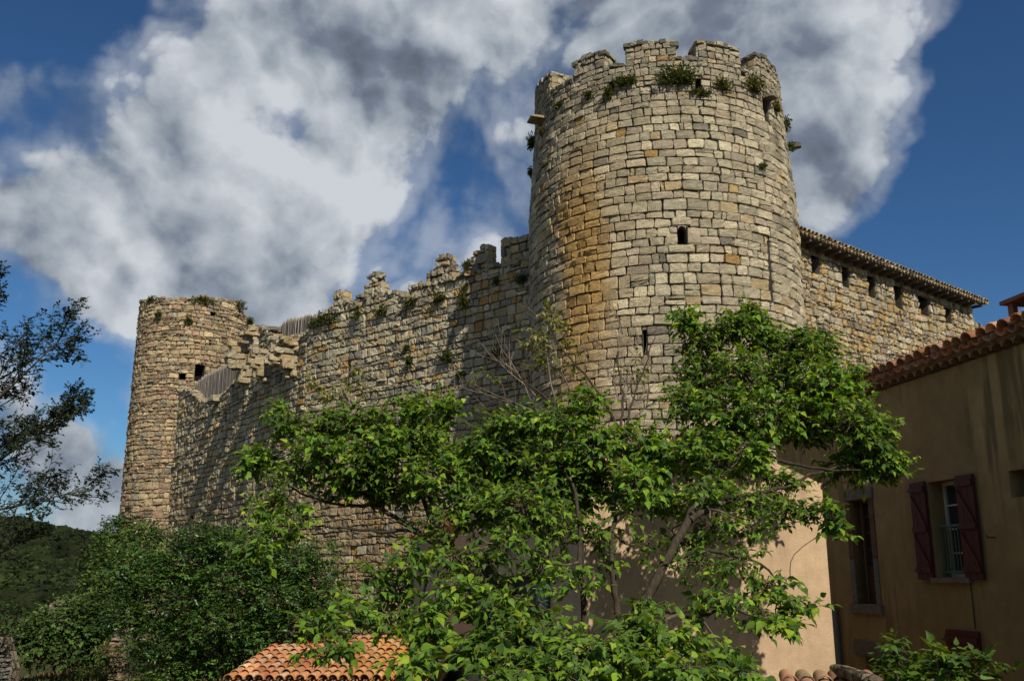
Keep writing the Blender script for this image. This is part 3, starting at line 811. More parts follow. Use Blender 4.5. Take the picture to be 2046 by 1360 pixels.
stones_mesh(mb, Q2, w2, wcol, gap=.013, bulge=.03, rough=.011, dvar=.024, seed=34, recess=.042)
core_mesh(mb, w2, 0, t2p[-1][0], 0, w2top, W2H, 1.1, step=.4, mat=1, n_out=-.06)
r = np.random.default_rng(44); C_, S_, K_ = [], [], []
for fr_, tf, s_end in ((w1, w1low, ws1), (w2, w2top, t2p[-2][0])):
    for s_ in np.arange(.1, s_end, .19):
        zt = float(tf(np.array([s_]))[0])
        for n in (-.08, -.34, -.6): C_.append(fr_([s_], [zt - .03 + r.uniform(-.05, .04)], [n])[0]); S_.append((r.uniform(.16, .32), r.uniform(.2, .34), r.uniform(.1, .2))); K_.append(palette(r, 1, [GREY, DGREY, BUFF], [.5, .3, .2])[0])
lumps(mb, C_, S_, K_, rough=.07, seed=9)
mb.build('wall_section', [M['stone'], M['mortar']], curtain)
for h in W1H: recess(curtain, w1, h, .45, 'arrow_slit' if h[3] - h[2] > .4 else 'putlog_hole')
for h in W2H: recess(curtain, w2, h, .45, 'arrow_slit' if h[3] - h[2] > .4 else 'putlog_hole')
# broken corbels: what is left of a turret at the bend of the wall
def corbel(parent, fr_, hit, px, py0, py1, out, w, seed, name='broken_corbel'):
    r = np.random.default_rng(seed); mb = MB(); s0, z1 = hit(px, py0); _, z0 = hit(px, py1)
    z = z0; C_, S_, K_, A_ = [], [], [], []
    e = fr_([1.], [0.], [0.])[0] - fr_([0.], [0.], [0.])[0]; n_ = fr_([0.], [0.], [1.])[0] - fr_([0.], [0.], [0.])[0]
    while z < z1:
        h = r.uniform(.18, .36); f = min(1, ((z - z0) / max(z1 - z0, .1)) * 1.5 + .22); d = out * f * r.uniform(.82, 1.1)
        for sx in (-.25, .25):
            nd = 0
            while nd < d:
                dd = r.uniform(.2, .5); yw = r.normal(0, .10); e2 = e * math.cos(yw) + n_ * math.sin(yw); n2 = n_ * math.cos(yw) - e * math.sin(yw)
                C_.append(fr_([s0 + sx * w + r.uniform(-.05, .05)], [z + h / 2 + r.uniform(-.03, .03)], [nd + dd / 2 - .12])[0]); S_.append((w * r.uniform(.42, .62), dd * 1.05, h * r.uniform(.8, 1.05)))
                A_.append([tuple(e2), tuple(n2), (0, 0, 1)]); K_.append(palette(r, 1, [(.37, .30, .19), GREY, BUFF], [.4, .35, .25])[0]); nd += dd
        z += h * .96
    lumps(mb, C_, S_, K_, A_, rough=.10, seed=seed)
    return mb.build(name, M['stone'], parent)
corbel(curtain, w2, h2, 502, 690, 765, 1.15, .55, 1)
corbel(curtain, w2, h2, 514, 664, 700, .45, .6, 2)
corbel(curtain, w2, h2, 541, 708, 764, .95, .5, 3)
corbel(curtain, w2, h2, 562, 694, 732, .4, .6, 4)
corbel(curtain, w2, h2, 592, 706, 754, .9, .5, 5)
corbel(curtain, w2, h2, 592, 682, 706, .6, .8, 6)
s_, t_ = h2(437, 797); slab(curtain, w2, s_, t_, .62, .4, .30, col=(.36, .32, .22))

# palisades of weathered stakes behind the wall top
def palisade(pts, fr_, hit, n_off, zbot, label, spacing=.115, seed=1):
    """pts: (px, py of tips)"""
    r = random.Random(seed); P = sorted([hit(*p) for p in pts]); f = interp_prof(P)
    root = thing('palisade_fence', label, 'fence', tuple(fr_([P[0][0]], [zbot - .3], [n_off])[0]), 'stake fences on top of the castle wall')
    s = P[0][0]; ends = P[-1][0]; k = 0
    e = Vector(fr_([1.], [0.], [0.])[0] - fr_([0.], [0.], [0.])[0])
    while s < ends and k < 96:
        z1 = float(f(s)) + r.uniform(-.05, .05); rad = r.uniform(.030, .045); lean = r.uniform(-.035, .035)
        p0 = Vector(fr_([s], [zbot], [n_off])[0]); p1 = Vector(fr_([s + lean], [z1], [n_off + r.uniform(-.02, .02)])[0])
        mb = MB(); g_ = r.uniform(.75, 1.25); c = (.20 * g_, .175 * g_, .15 * g_)
        tube(mb, [p0, p0.lerp(p1, .5) + e * r.uniform(-.01, .01), p0.lerp(p1, .94), p1], [rad, rad, rad * .9, .008], 6, c)
        mb.build('stake', M['wood'], root)
        s += spacing * r.uniform(.85, 1.15); k += 1
    mb = MB()
    for zz in (.35, .8):
        tube(mb, [fr_([a], [zbot + zz * 1.0], [n_off - .06])[0] for a in (P[0][0], ends)], .035, 6, (.14, .12, .1))
    mb.build('rail', M['wood'], root)
z_ = h2(440, 800)[1]
palisade([(374, 762), (400, 742), (430, 728), (456, 716), (479, 702)], w2, h2, -.45, z_ - .3, 'grey stake fence leaning along the wall beside the left tower', .085, 1)
z_ = h2(560, 680)[1]
palisade([(518, 656), (530, 646), (545, 632), (570, 627), (601, 621)], w2, h2, -.7, z_ - .5, 'sunlit stake fence on the wall above the broken corbels', .085, 2)
palisade([(603, 620), (640, 612), (668, 604)], w1, h1, -.7, h1(640, 640)[1] - .6, 'short stake fence ending behind the small stone pinnacle', .085, 3)
palisade([(493, 663), (504, 655)], w2, h2, -.3, h2(498, 690)[1] - .2, 'tiny stake fence piece between the left tower and broken corbel', .085, 4)

# ================================================================== ROOFED WALL TO THE RIGHT
W3P = (7.2, 26.83); W3D = (.7698, .6383); W3N = (.6383, -.7698)
w3 = frame_line(W3P, W3D, W3N); h3 = lambda px, py: hit_line(W3P, W3D, px, py)
z3 = (h3(1610, 476)[1] + h3(1930, 616)[1]) / 2
s3e = h3(1937, 640)[0]
wins = [(1622, 503, 1638, 545), (1681, 526, 1696, 569), (1734, 548, 1749, 590), (1789, 572, 1803, 614), (1837, 594, 1856, 626), (1888, 616, 1902, 643)]
W3H = [hole(h3, *w) for w in wins]
W3H = [(h[0], h[1], h[2], min(h[3], z3 - .3)) for h in W3H]
top3 = lambda s: np.full(np.shape(s), z3)
back = thing('roofed_wall', 'long warm stone wall with six square openings under a tiled eave, right of the big tower', 'castle wall', (W3P[0], W3P[1], 0))
def c3(s, t, r):
    N = len(s); return palette(r, N, [(.40, .32, .19), (.35, .30, .22), (.38, .27, .13), (.45, .40, .30), (.24, .19, .14), GREY], [.3, .2, .22, .1, .08, .1], .14)
def h3f(t, r): return r.uniform(.2, .3) if t > z3 - 1.6 else r.choice([.13, .15, .18, .2, .23])
Q = lay_stones(0, s3e, 2, z3 + .02, h3f, lambda t, r: r.uniform(.16, .46), top3, W3H, wob=.04, split=.12, seed=51)
mb = MB(); stones_mesh(mb, Q, w3, c3, gap=.014, bulge=.03, rough=.012, dvar=.02, seed=52, recess=.055)
core_mesh(mb, w3, 0, s3e, 0, top3, W3H, 1.0, step=.5, mat=1, n_out=-.06, drop=0)
lz_ = []
r = np.random.default_rng(3); C_, S_, K_ = [], [], []
z = 1.5
while z < z3:
    for n in (-.1, -.5, -.85): C_.append(w3([s3e + .02], [z + .12], [n])[0]); S_.append((.2, .42, .26)); K_.append(palette(r, 1, [BUFF, PALE, GREY], [.4, .3, .3])[0])
    z += .27
lumps(mb, C_, S_, K_, [[(W3D[0], W3D[1], 0), (W3N[0], W3N[1], 0), (0, 0, 1)]] * len(C_), seed=4)
mb.build('wall_face', [M['stone'], M['mortar']], back)
for h in W3H: recess(back, w3, h, .8, 'window_opening')

def tile_strip(mb, org, ed, up, ncol, nrow, sp=.21, tl=.34, rad=.095, cols=None, seed=0, dark=.75, mat=0, lift=.0):
    """canal tiles: cover tiles over channel tiles. org eave corner, ed eave direction, up slope direction (unit 3-D)"""
    r = np.random.default_rng(seed); ed = np.array(ed, float); up = np.array(up, float); nr = np.cross(ed, up); nr /= np.linalg.norm(nr)
    if nr[2] < 0: nr = -nr
    org = np.array(org, float); ns = 7; ang = np.linspace(0, math.pi, ns)
    for i in range(ncol):
        wob = r.normal(0, .006)
        for j in range(nrow):
            for kind in (0, 1):
                c0 = org + ed * ((i + (.5 if kind else 0)) * sp + wob + r.normal(0, .007)) + up * (j * tl + r.normal(0, .016)) + nr * r.normal(0, .005)
                c1 = c0 + up * (tl * 1.22)
                ra, rb = (rad * 1.08, rad * .86) if kind == 0 else (rad * .84, rad * 1.0)
                la, lb = (.050 + lift, .022) if kind == 0 else (.035, .055)
                col = palette(r, 1, cols, [1] * len(cols), .2)[0]
                V = []
                for (c, rr, l) in ((c0, ra, la), (c1, rb, lb)):
                    for th in (0, .016):
                        for a in ang:
                            o_ = ed * math.cos(a) * (rr - th) + nr * (math.sin(a) * (rr - th) * (1 if kind == 0 else -1) + l)
                            V.append(c + o_)
                Fc = []
                for k in range(ns - 1):
                    Fc.append([k, k + 1, 2 * ns + k + 1, 2 * ns + k]); Fc.append([ns + k, 3 * ns + k, 3 * ns + k + 1, ns + k + 1]); Fc.append([k, ns + k, ns + k + 1, k + 1])
                mb.add(V, Fc, col, mat, True)
TER = [(.42, .19, .095), (.46, .24, .13), (.38, .17, .09), (.40, .25, .16), (.33, .16, .10)]
OLDT = [(.24, .19, .12), (.30, .23, .14), (.20, .17, .12), (.26, .18, .11), (.32, .28, .20)]
mb = MB(); ov = .55; sl = R(17)
e0 = w3([-.2], [z3 + .02], [ov])[0]; Ls = s3e + .2 + .55
upv = np.array([-W3N[0] * math.cos(sl), -W3N[1] * math.cos(sl), math.sin(sl)])
# decking under the tiles
for (n0, z0_, n1, z1_) in ((ov - .06, z3 - .035, -1.6, z3 - .035 + (ov - .06 + 1.6) * math.tan(sl)),):
    P = [w3([a], [z], [n])[0] for a, z, n in ((-.4, z0_, n0), (s3e + .5, z0_, n0), (s3e + .5, z1_, n1), (-.4, z1_, n1), (-.4, z0_ + .05, n0), (s3e + .5, z0_ + .05, n0), (s3e + .5, z1_ + .05, n1), (-.4, z1_ + .05, n1))]
    mb.add(P, BOXF, (.13, .10, .07), 1, False)
tile_strip(mb, e0, (W3D[0], W3D[1], 0), upv, int(Ls / .21) + 1, 5, cols=OLDT, seed=9, rad=.10)
roof = mb.build('tiled_roof', [M['tile'], M['wood']], back)
mb = MB()
for a in np.arange(.1, s3e + .3, .55): box(mb, w3, a, a + .09, z3 - .14, z3 - .04, -.2, ov - .1, (.10, .075, .05))
o = mb.build('rafter_ends', M['wood'], roof); o.location = (0, 0, 0)
# stub of ruined wall past the end of the roofed wall
mb = MB(); r = np.random.default_rng(61)
ruin = thing('ruined_wall_stub', 'rounded stub of ruined stone wall past the end of the tiled eave', 'wall ruin', tuple(w3([s3e + 1.5], [0.], [-1.])[0]))
rp = interp_prof([(s3e + .1, h3(1945, 636)[1]), (h3(1955, 633)[0], h3(1955, 633)[1]), (h3(1968, 640)[0], h3(1968, 640)[1]), (h3(1979, 657)[0], h3(1979, 657)[1] - .1), (h3(1983, 660)[0], h3(1983, 680)[1])])
w3b = lambda s, t, n: w3(s, t, np.asarray(n) - .25)
Q = lay_stones(s3e + .1, h3(1983, 660)[0], 4, z3, lambda t, r: r.uniform(.14, .24), lambda t, r: r.uniform(.18, .4), rp, [], wob=.05, seed=62)
stones_mesh(mb, Q, w3b, lambda s, t, r: palette(r, len(s), [GREY, DGREY, PALE], [.5, .3, .2]), gap=.02, bulge=.07, rough=.02, dvar=.04, seed=63, recess=.1)
core_mesh(mb, w3b, s3e + .1, h3(1983, 660)[0], 0, rp, [], .9, step=.2, mat=1, n_out=-.06)
mb.build('wall_face', [M['stone'], M['core']], ruin)

# ================================================================== OCHRE HOUSE ON THE RIGHT
fa = R(10.8); FD = (math.sin(fa), -math.cos(fa)); FN = (-math.cos(fa), -math.sin(fa))   # a runs towards the camera
Y0 = 15.9; FP = (8.65 - .1906 * Y0, Y0)
ff = frame_line(FP, FD, FN); hf_ = lambda px, py: hit_line(FP, FD, px, py)
ze = (hf_(2046, 679)[1] + hf_(1760, 785)[1]) / 2       # wall top, under the cornice
aL = -2.6; aR = 9.5
house = thing('ochre_house', 'shaded ochre stucco house with maroon shutters and tiled eave at the right edge', 'house', (FP[0], FP[1], 0))
def fhole(x0, x1, ymid, y_top, y_bot, xt=None):
    a0 = hf_(x0, ymid)[0]; a1 = hf_(x1, ymid)[0]; xm = (x0 + x1) / 2
    return (a0, a1, hf_(xm, y_bot)[1], hf_(xm, y_top)[1])
TALL = fhole(1706, 1744, 1100, 996, 1206)
SHW = fhole(1864, 1926, 1055, 957, 1153)
UPR = fhole(2017, 2100, 960, 934, 990); UPR = (UPR[0], UPR[0] + 1.0, UPR[2], UPR[3])
LOW = fhole(1900, 1962, 1300, 1259, 1345); LOW = (LOW[0], LOW[1], LOW[3] - 1.5, LOW[3])
DOOR = fhole(1730, 1790, 1330, 1314, 1345); DOOR = (DOOR[0], DOOR[0] + .95, .05, DOOR[3])
FH = [TALL, SHW, UPR, LOW, DOOR]
def panel(mb, fr_, a0, a1, z0, z1, holes, depth=.3, mat=0):
    xs = sorted({a0, a1, *[h[0] for h in holes], *[h[1] for h in holes]}); zs = sorted({z0, z1, *[h[2] for h in holes], *[h[3] for h in holes]})
    for i in range(len(xs) - 1):
        for j in range(len(zs) - 1):
            cx, cz_ = (xs[i] + xs[i + 1]) / 2, (zs[j] + zs[j + 1]) / 2
            if any(h[0] < cx < h[1] and h[2] < cz_ < h[3] for h in holes): continue
            mb.add([fr_(a, z, 0.) for a, z in ((xs[i], zs[j]), (xs[i + 1], zs[j]), (xs[i + 1], zs[j + 1]), (xs[i], zs[j + 1]))], [0, 1, 2, 3], (1, 1, 1), mat, False)
    for a, b, c, d in holes:
        for q in (((a, c), (a, d)), ((b, c), (b, d)), ((a, c), (b, c)), ((a, d), (b, d))):
            (p0, p1) = q; mb.add([fr_(p0[0], p0[1], 0.), fr_(p1[0], p1[1], 0.), fr_(p1[0], p1[1], -depth), fr_(p0[0], p0[1], -depth)], [0, 1, 2, 3], (1, 1, 1), mat, False)
mb = MB(); panel(mb, ff, aL, aR, 0, ze, FH, .34)
for a in (aL, aR): mb.add([ff(a, z, n) for z, n in ((0, 0), (ze, 0), (ze + 1.4, -4.5), (ze, -9), (0, -9))], [0, 1, 2, 3, 4], (1, 1, 1), 0, False)
mb.add([ff(a, z, -9) for a, z in ((aL, 0), (aR, 0), (aR, ze), (aL, ze))], [0, 1, 2, 3], (1, 1, 1), 0, False)
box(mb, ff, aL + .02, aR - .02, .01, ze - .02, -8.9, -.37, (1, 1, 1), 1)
mb.build('wall', [M['stucco_ochre'], M['dark']], house)
# cornice of two rows of tile ends (genoise)
def genoise(mb, fr_, a0, a1, z0, n0, proj, sp=.21, hgt=.12, col=(.22, .15, .09)):
    n = int((a1 - a0) / sp)
    for i in range(n):
        c = a0 + (i + .5) * sp; rr = sp * .46; ang = np.linspace(0, math.pi, 9)
        arc = [(c + rr * math.cos(t), z0 + rr * .80 * math.sin(t)) for t in ang]
        for p, q in zip(arc[:-1], arc[1:]):
            mb.add([fr_(p[0], p[1], n0 + proj), fr_(q[0], q[1], n0 + proj), fr_(q[0], z0 + hgt, n0 + proj), fr_(p[0], z0 + hgt, n0 + proj)], [0, 1, 2, 3], col, 0, False)
            mb.add([fr_(p[0], p[1], n0 + proj), fr_(q[0], q[1], n0 + proj), fr_(q[0], q[1] - .0, n0), fr_(p[0], p[1], n0)], [0, 1, 2, 3], (col[0] * .9, col[1] * .8, col[2] * .7), 0, True)
        for sg in (-1, 1):
            x0 = c + sg * rr; x1 = c + sg * sp / 2
            mb.add([fr_(x0, z0, n0 + proj), fr_(x1, z0, n0 + proj), fr_(x1, z0 + hgt, n0 + proj), fr_(x0, z0 + hgt, n0 + proj)], [0, 1, 2, 3], col, 0, False)
    box(mb, fr_, a0, a1, z0 + hgt, z0 + hgt + .05, n0 - .05, n0 + proj + .02, (col[0] * .8, col[1] * .8, col[2] * .8))
mb = MB(); genoise(mb, ff, aL, aR, ze, .0, .13, hgt=.085, sp=.21)
mb.build('tile_cornice', M['stucco_ochre'] if False else M['tile'], house)
mb = MB(); ed = (FD[0], FD[1], 0); sl = R(19)
upv = np.array([-FN[0] * math.cos(sl), -FN[1] * math.cos(sl), math.sin(sl)])
zr = ze + .13
tile_strip(mb, ff(aL, zr + .015, .25), ed, upv, int((aR - aL) / .225), 14, sp=.225, cols=TER, seed=14, rad=.105)
P = [ff(a, z, n) for a, z, n in ((aL, zr + .008, .19), (aR, zr + .008, .19), (aR, zr - .03 + 4.9 * math.tan(sl), -4.5), (aL, zr - .03 + 4.9 * math.tan(sl), -4.5), (aL, zr + .02, .19), (aR, zr + .02, .19), (aR, zr + .02 + 4.9 * math.tan(sl), -4.5), (aL, zr + .02 + 4.9 * math.tan(sl), -4.5))]
mb.add(P, BOXF, (.2, .13, .08), 0, False)
P = [ff(a, z, n) for a, z, n in ((aL, zr + 4.9 * math.tan(sl), -4.5), (aR, zr + 4.9 * math.tan(sl), -4.5), (aR, ze, -9.2), (aL, ze, -9.2))]
mb.add(P, [0, 1, 2, 3], (.35, .18, .1), 0, False)
mb.build('roof', M['tile'], house)
mb = MB(); box(mb, ff, aL, aR, ze - .01, zr - .04, -.4, -.06, (.16, .11, .07)); mb.build('wall_plate', M['tile'], house)
# chimney with flat slab cap
cn = -.9; ca, czz = hit_line(tuple(ff(0, 0, cn)[:2]), FD, 2022, 620); ca1 = hit_line(tuple(ff(0, 0, cn)[:2]), FD, 2090, 600)[0]
ctop = hit_line(tuple(ff(0, 0, cn)[:2]), FD, 2012, 601)[1]
ca = hit_line(tuple(ff(0, 0, cn)[:2]), FD, 2014, 620)[0]
chim = MB(); CT = (.20, .085, .055)
box(chim, ff, ca, ca + .95, ze, ctop - .26, cn - .6, cn, CT)
for a0_, a1_ in ((ca, ca + .10), (ca + .42, ca + .52), (ca + .85, ca + .95)):
    for n0_, n1_ in ((cn - .08, cn), (cn - .6, cn - .52)): box(chim, ff, a0_, a1_, ctop - .26, ctop - .055, n0_, n1_, CT)
box(chim, ff, ca - .07, ca + 1.02, ctop - .055, ctop, cn - .67, cn + .07, (.19, .09, .06))
chim.build('chimney', M['tile'], house)
MAR = (.055, .009, .009)
def shutter(a0, a1, z0, z1, n, parent, name='shutter', brace=True, thick=.035, ang=0):
    mb = MB(); k = max(3, int(round((a1 - a0) / .11))); w = (a1 - a0) / k
    for i in range(k): box(mb, ff, a0 + i * w + .003, a0 + (i + 1) * w - .003, z0, z1, n, n + thick, MAR)
    hh = z1 - z0
    zs_ = [z0 + .07 * hh, z0 + .48 * hh, z0 + .89 * hh]
    for z in zs_: box(mb, ff, a0 + .01, a1 - .01, z, z + .06 * hh, n + thick, n + thick + .025, MAR)
    if brace:
        for z in zs_[:2]:
            p0 = (a0 + .04, z + .36 * hh); p1 = (a1 - .04, z + .07 * hh)
            V = [ff(p0[0], p0[1] + d, n_) for d in (-.035, .035) for n_ in (n + thick, n + thick + .022)] + [ff(p1[0], p1[1] + d, n_) for d in (-.035, .035) for n_ in (n + thick, n + thick + .022)]
            mb.add(V, [[0, 1, 3, 2], [4, 5, 7, 6], [0, 1, 5, 4], [2, 3, 7, 6], [1, 3, 7, 5], [0, 2, 6, 4]], MAR, 0, False)
    o = mb.build(name, M['paint'], parent)
    mb = MB()
    for z in (zs_[0] + .02, zs_[2] + .02): box(mb, ff, a0 - .03, a0 + .12, z, z + .025, n + thick + .026, n + thick + .034, (.02, .02, .02))
    h_ = mb.build('hinge', M['metal'], o); h_.location = (0, 0, 0)
    return o
sw = hf_(1862, 1055)[0] - hf_(1832, 1055)[0]
shutter(SHW[0] - .02 - sw, SHW[0] - .02, SHW[2] - .03, SHW[3] + .02, .03, house)
shutter(SHW[1] + .0, SHW[1] + sw * 1.02, SHW[2] - .03, SHW[3] + .02, .03, house)
def window(h, parent, n, col, rows, colsn, fw=.05, mull=.022, label=None, panel_low=0):
    mb = MB(); a0, a1, z0, z1 = h
    for q in ((a0, a0 + fw, z0, z1), (a1 - fw, a1, z0, z1), (a0 + fw, a1 - fw, z0, z0 + fw), (a0 + fw, a1 - fw, z1 - fw, z1)): box(mb, ff, *q, n - .05, n, col)
    am = (a0 + a1) / 2
    if colsn == 2: box(mb, ff, am - .04, am + .04, z0 + fw, z1 - fw, n - .045, n + .008, col)
    zl = z0 + panel_low
    for i in range(1, rows):
        z = zl + (z1 - zl) * i / rows; box(mb, ff, a0 + fw, a1 - fw, z - mull / 2, z + mull / 2, n - .04, n - .004, col)
    if panel_low:
        box(mb, ff, a0 + fw, am - .04, z0 + fw, zl, n - .045, n - .01, col); box(mb, ff, am + .04, a1 - fw, z0 + fw, zl, n - .045, n - .01, col)
    o = mb.build('window_frame', M['paint'], parent)
    g = MB(); g.add([ff(a, z, n - .03) for a, z in ((a0, z0), (a1, z0), (a1, z1), (a0, z1))], [0, 1, 2, 3]); gg = g.build('pane', M['glass'], o); gg.location = (0, 0, 0)
    if label: o['label'] = label
    return o
o = window(SHW, house, -.22, (.42, .40, .36), 4, 2, label='white painted casement window')
mb = MB(); box(mb, ff, SHW[0] - .08, SHW[1] + .08, SHW[2] - .07, SHW[2] - .002, -.30, .07, (.20, .17, .12)); mb.build('window_sill', M['stone'], house)
mb = MB(); GR = (.05, .10, .08); zt_ = SHW[2] + (SHW[3] - SHW[2]) * .52
for z in (SHW[2] + .06, zt_): box(mb, ff, SHW[0], SHW[1], z, z + .03, -.11, -.08, GR)
for a in np.linspace(SHW[0] + .06, SHW[1] - .06, 9): box(mb, ff, a - .007, a + .007, SHW[2] + .09, zt_, -.105, -.09, GR)
mb.build('railing', M['metal'], house)
o = window(TALL, house, -.2, (.055, .028, .018), 4, 2, label='tall narrow dark brown window', panel_low=(TALL[3] - TALL[2]) * .36)
# stone surround of the tall window
mb = MB(); SUR = (.17, .125, .08); q = .13; r = random.Random(4)
for a0_, a1_ in ((TALL[0] - q, TALL[0]), (TALL[1], TALL[1] + q)):
    z = TALL[2]
    while z < TALL[3]:
        hgt = r.uniform(.06, .085) if z > TALL[2] + .35 else .35
        g_ = r.uniform(.8, 1.2); z2 = min(z + hgt, TALL[3]); c = (.15 * g_, .085 * g_, .05 * g_) if hgt < .3 else (.17, .15, .12)
        box(mb, ff, a0_, a1_, z + .003, z2, -.18, .015, c); z = z2
box(mb, ff, TALL[0] - q - .03, TALL[1] + q + .03, TALL[3] + .002, TALL[3] + .17, -.18, .03, (.17, .15, .12))
mb.build('stone_surround', M['stone'], house)
mb = MB(); box(mb, ff, TALL[0] - q - .05, TALL[1] + q + .05, TALL[2] - .14, TALL[2] - .003, -.25, .06, (.18, .16, .13)); mb.build('window_sill', M['stone'], house)
window((UPR[0], UPR[1], UPR[2], UPR[3]), house, -.30, (.02, .02, .02), 1, 1)
shutter(LOW[0] - .02, LOW[1] + .02, LOW[2], LOW[3] + .0, .012, house, brace=False)
mb = MB(); box(mb, ff, DOOR[0] - .25, DOOR[1] + .25, DOOR[3] + .002, DOOR[3] + .24, -.2, .03, (.18, .15, .12)); mb.build('door_lintel', M['stone'], house)
mb = MB()
for i in range(6): w_ = (DOOR[1] - DOOR[0]) / 6; box(mb, ff, DOOR[0] + i * w_ + .003, DOOR[0] + (i + 1) * w_ - .003, DOOR[2], DOOR[3], -.3, -.26, MAR)
d_ = mb.build('door', M['paint'], house); mb = MB(); box(mb, ff, DOOR[1] - .12, DOOR[1] - .09, 1.0, 1.14, -.26, -.22, (.1, .1, .1)); k_ = mb.build('handle', M['metal'], d_); k_.location = (0, 0, 0)
mb = MB(); a_ = hf_(1679, 1250)[0]; tube(mb, [ff(a_, .1, .07), ff(a_, hf_(1677, 1212)[1], .07)], .05, 8, (.10, .085, .065)); mb.build('drainpipe', M['metal'], house)
mb = MB(); a_, z_ = hf_(1989, 1073); tube(mb, [ff(a_, z_, 0), ff(a_, z_, .12), ff(a_, z_ + .04, .13)], .010, 5, (.05, .04, .04)); mb.build('wall_hook', M['metal'], house)
mb = MB(); p = [ff(*hf_(x, y), .012) for x, y in ((1938, 1152), (1944, 1195), (1950, 1255))]; tube(mb, p, .008, 5, (.06, .045, .03)); mb.build('cable', M['metal'], house)

# ================================================================== PEACH HOUSE
HR = at(1660, 1200, 12.3); HL = at(1169, 1200, 12.0)
hd = Vector((HR.x - HL.x, HR.y - HL.y)); hlen = hd.length; hd.normalize(); hn = Vector((hd.y, -hd.x))
pf = frame_line((HL.x, HL.y), (hd.x, hd.y), (hn.x, hn.y)); hp = lambda px, py: hit_line((HL.x, HL.y), (hd.x, hd.y), px, py)
peach = thing('peach_house', 'low peach stucco gabled house half hidden behind the leafy tree', 'house', (HL.x, HL.y, 0))
zeR = hp(1652, 966)[1]; zpk = hp(1412, 862)[1]; apk = hp(1412, 862)[0]; zeL = zeR - .0
sb = Vector((-math.sin(R(14)), math.cos(R(14)), 0))      # the shaded long side runs back
def bp(a, z, k): return tuple(Vector(pf(a, z, 0.)) + sb * k)
DEP = 15.0
mb = MB()
def sq(pts, mat=0): mb.add(pts, [list(range(len(pts)))], (1, 1, 1), mat, False)
GW = [(0, 0), (hlen, 0), (hlen, zeR), (apk, zpk), (0, zeL)]
mb.add([pf(a, z, n) for n in (0, -.25) for a, z in GW], [[0, 1, 6, 5], [1, 2, 7, 6], [2, 3, 8, 7], [3, 4, 9, 8], [4, 0, 5, 9]], (1, 1, 1), 0, False)
sq([pf(a, z, 0) for a, z in GW]); sq([pf(a, z, -.25) for a, z in GW])
sq([bp(hlen, 0, 0), bp(hlen, 0, DEP), bp(hlen, zeR, DEP), bp(hlen, zeR, 0)])
sq([bp(0, 0, DEP), bp(hlen, 0, DEP), bp(hlen, zeR, DEP), bp(apk, zpk, DEP), bp(0, zeL, DEP)])
# shaded side with teal shuttered window
SP0 = (HL.x, HL.y); SDr = (sb.x, sb.y); SNr = (-sb.y, sb.x); sf = frame_line(SP0, SDr, SNr); hs_ = lambda px, py: hit_line(SP0, SDr, px, py)
k0, k1 = hs_(1078, 1200)[0], hs_(1000, 1200)[0]
SWN = (min(k0, k1), max(k0, k1), hs_(1050, 1255)[1], hs_(1050, 1150)[1])
panel(mb, sf, 0, DEP, 0, zeL, [SWN], .2)
mb.build('wall', M['stucco_peach'], peach)
mb = MB()
box(mb, sf, SWN[0], SWN[1], SWN[2], SWN[3], -.3, -.2, (.02, .02, .02)); mb.build('window_frame', M['paint'], peach)
TEAL = (.06, .16, .155)
for a0_, a1_ in ((SWN[0] - .55, SWN[0] - .01), (SWN[1] + .01, SWN[1] + 1.0)):
    mb = MB(); k = 5
    for i in range(k): w_ = (a1_ - a0_) / k; box(mb, sf, a0_ + i * w_ + .003, a0_ + (i + 1) * w_ - .003, SWN[2] - .03, SWN[3] + .03, .02, .055, TEAL)
    for z in (SWN[2] + .1, SWN[3] - .16): box(mb, sf, a0_ + .02, a1_ - .02, z, z + .08, .055, .075, TEAL)
    o = mb.build('shutter', M['paint'], peach); o['label'] = 'teal plank shutter'
mb = MB(); rgt = Vector(pf(1, 0, 0)) - Vector(pf(0, 0, 0))
for a_e, z_e, sg in ((0, zeL, 1), (hlen, zeR, -1)):
    run = abs(apk - a_e); L_ = math.hypot(run, zpk - z_e); up_ = (rgt * (sg * run) + Vector((0, 0, zpk - z_e))) / L_
    o0 = Vector(bp(a_e, z_e - .14, .3)) - up_ * (.02 if sg < 0 else .15)
    tile_strip(mb, o0, tuple(sb), tuple(up_), int((DEP + .1) / .23), int((L_ + .2) / .36), sp=.23, tl=.36, cols=TER, seed=33)
    for q in ([bp(a_e, z_e - .2, .26), bp(a_e, z_e - .2, DEP), bp(apk, zpk - .2, DEP), bp(apk, zpk - .2, .26)],):
        mb.add(q + [(x, y, z + .06) for x, y, z in q], BOXF, (.3, .2, .12), 0, False)
tube(mb, [bp(apk, zpk - .1, .3), bp(apk, zpk - .1, DEP)], .10, 8, (.42, .24, .14))
mb.build('roof', M['tile'], peach)
# small cap of eave at the right corner
mb = MB(); tube(mb, [Vector(pf(hlen + .02, zeR - .02, .03)), Vector(pf(hlen + .02, zeR - .02, .03)) + sb * DEP], .03, 8, (.2, .18, .16)); mb.build('gutter', M['metal'], peach)

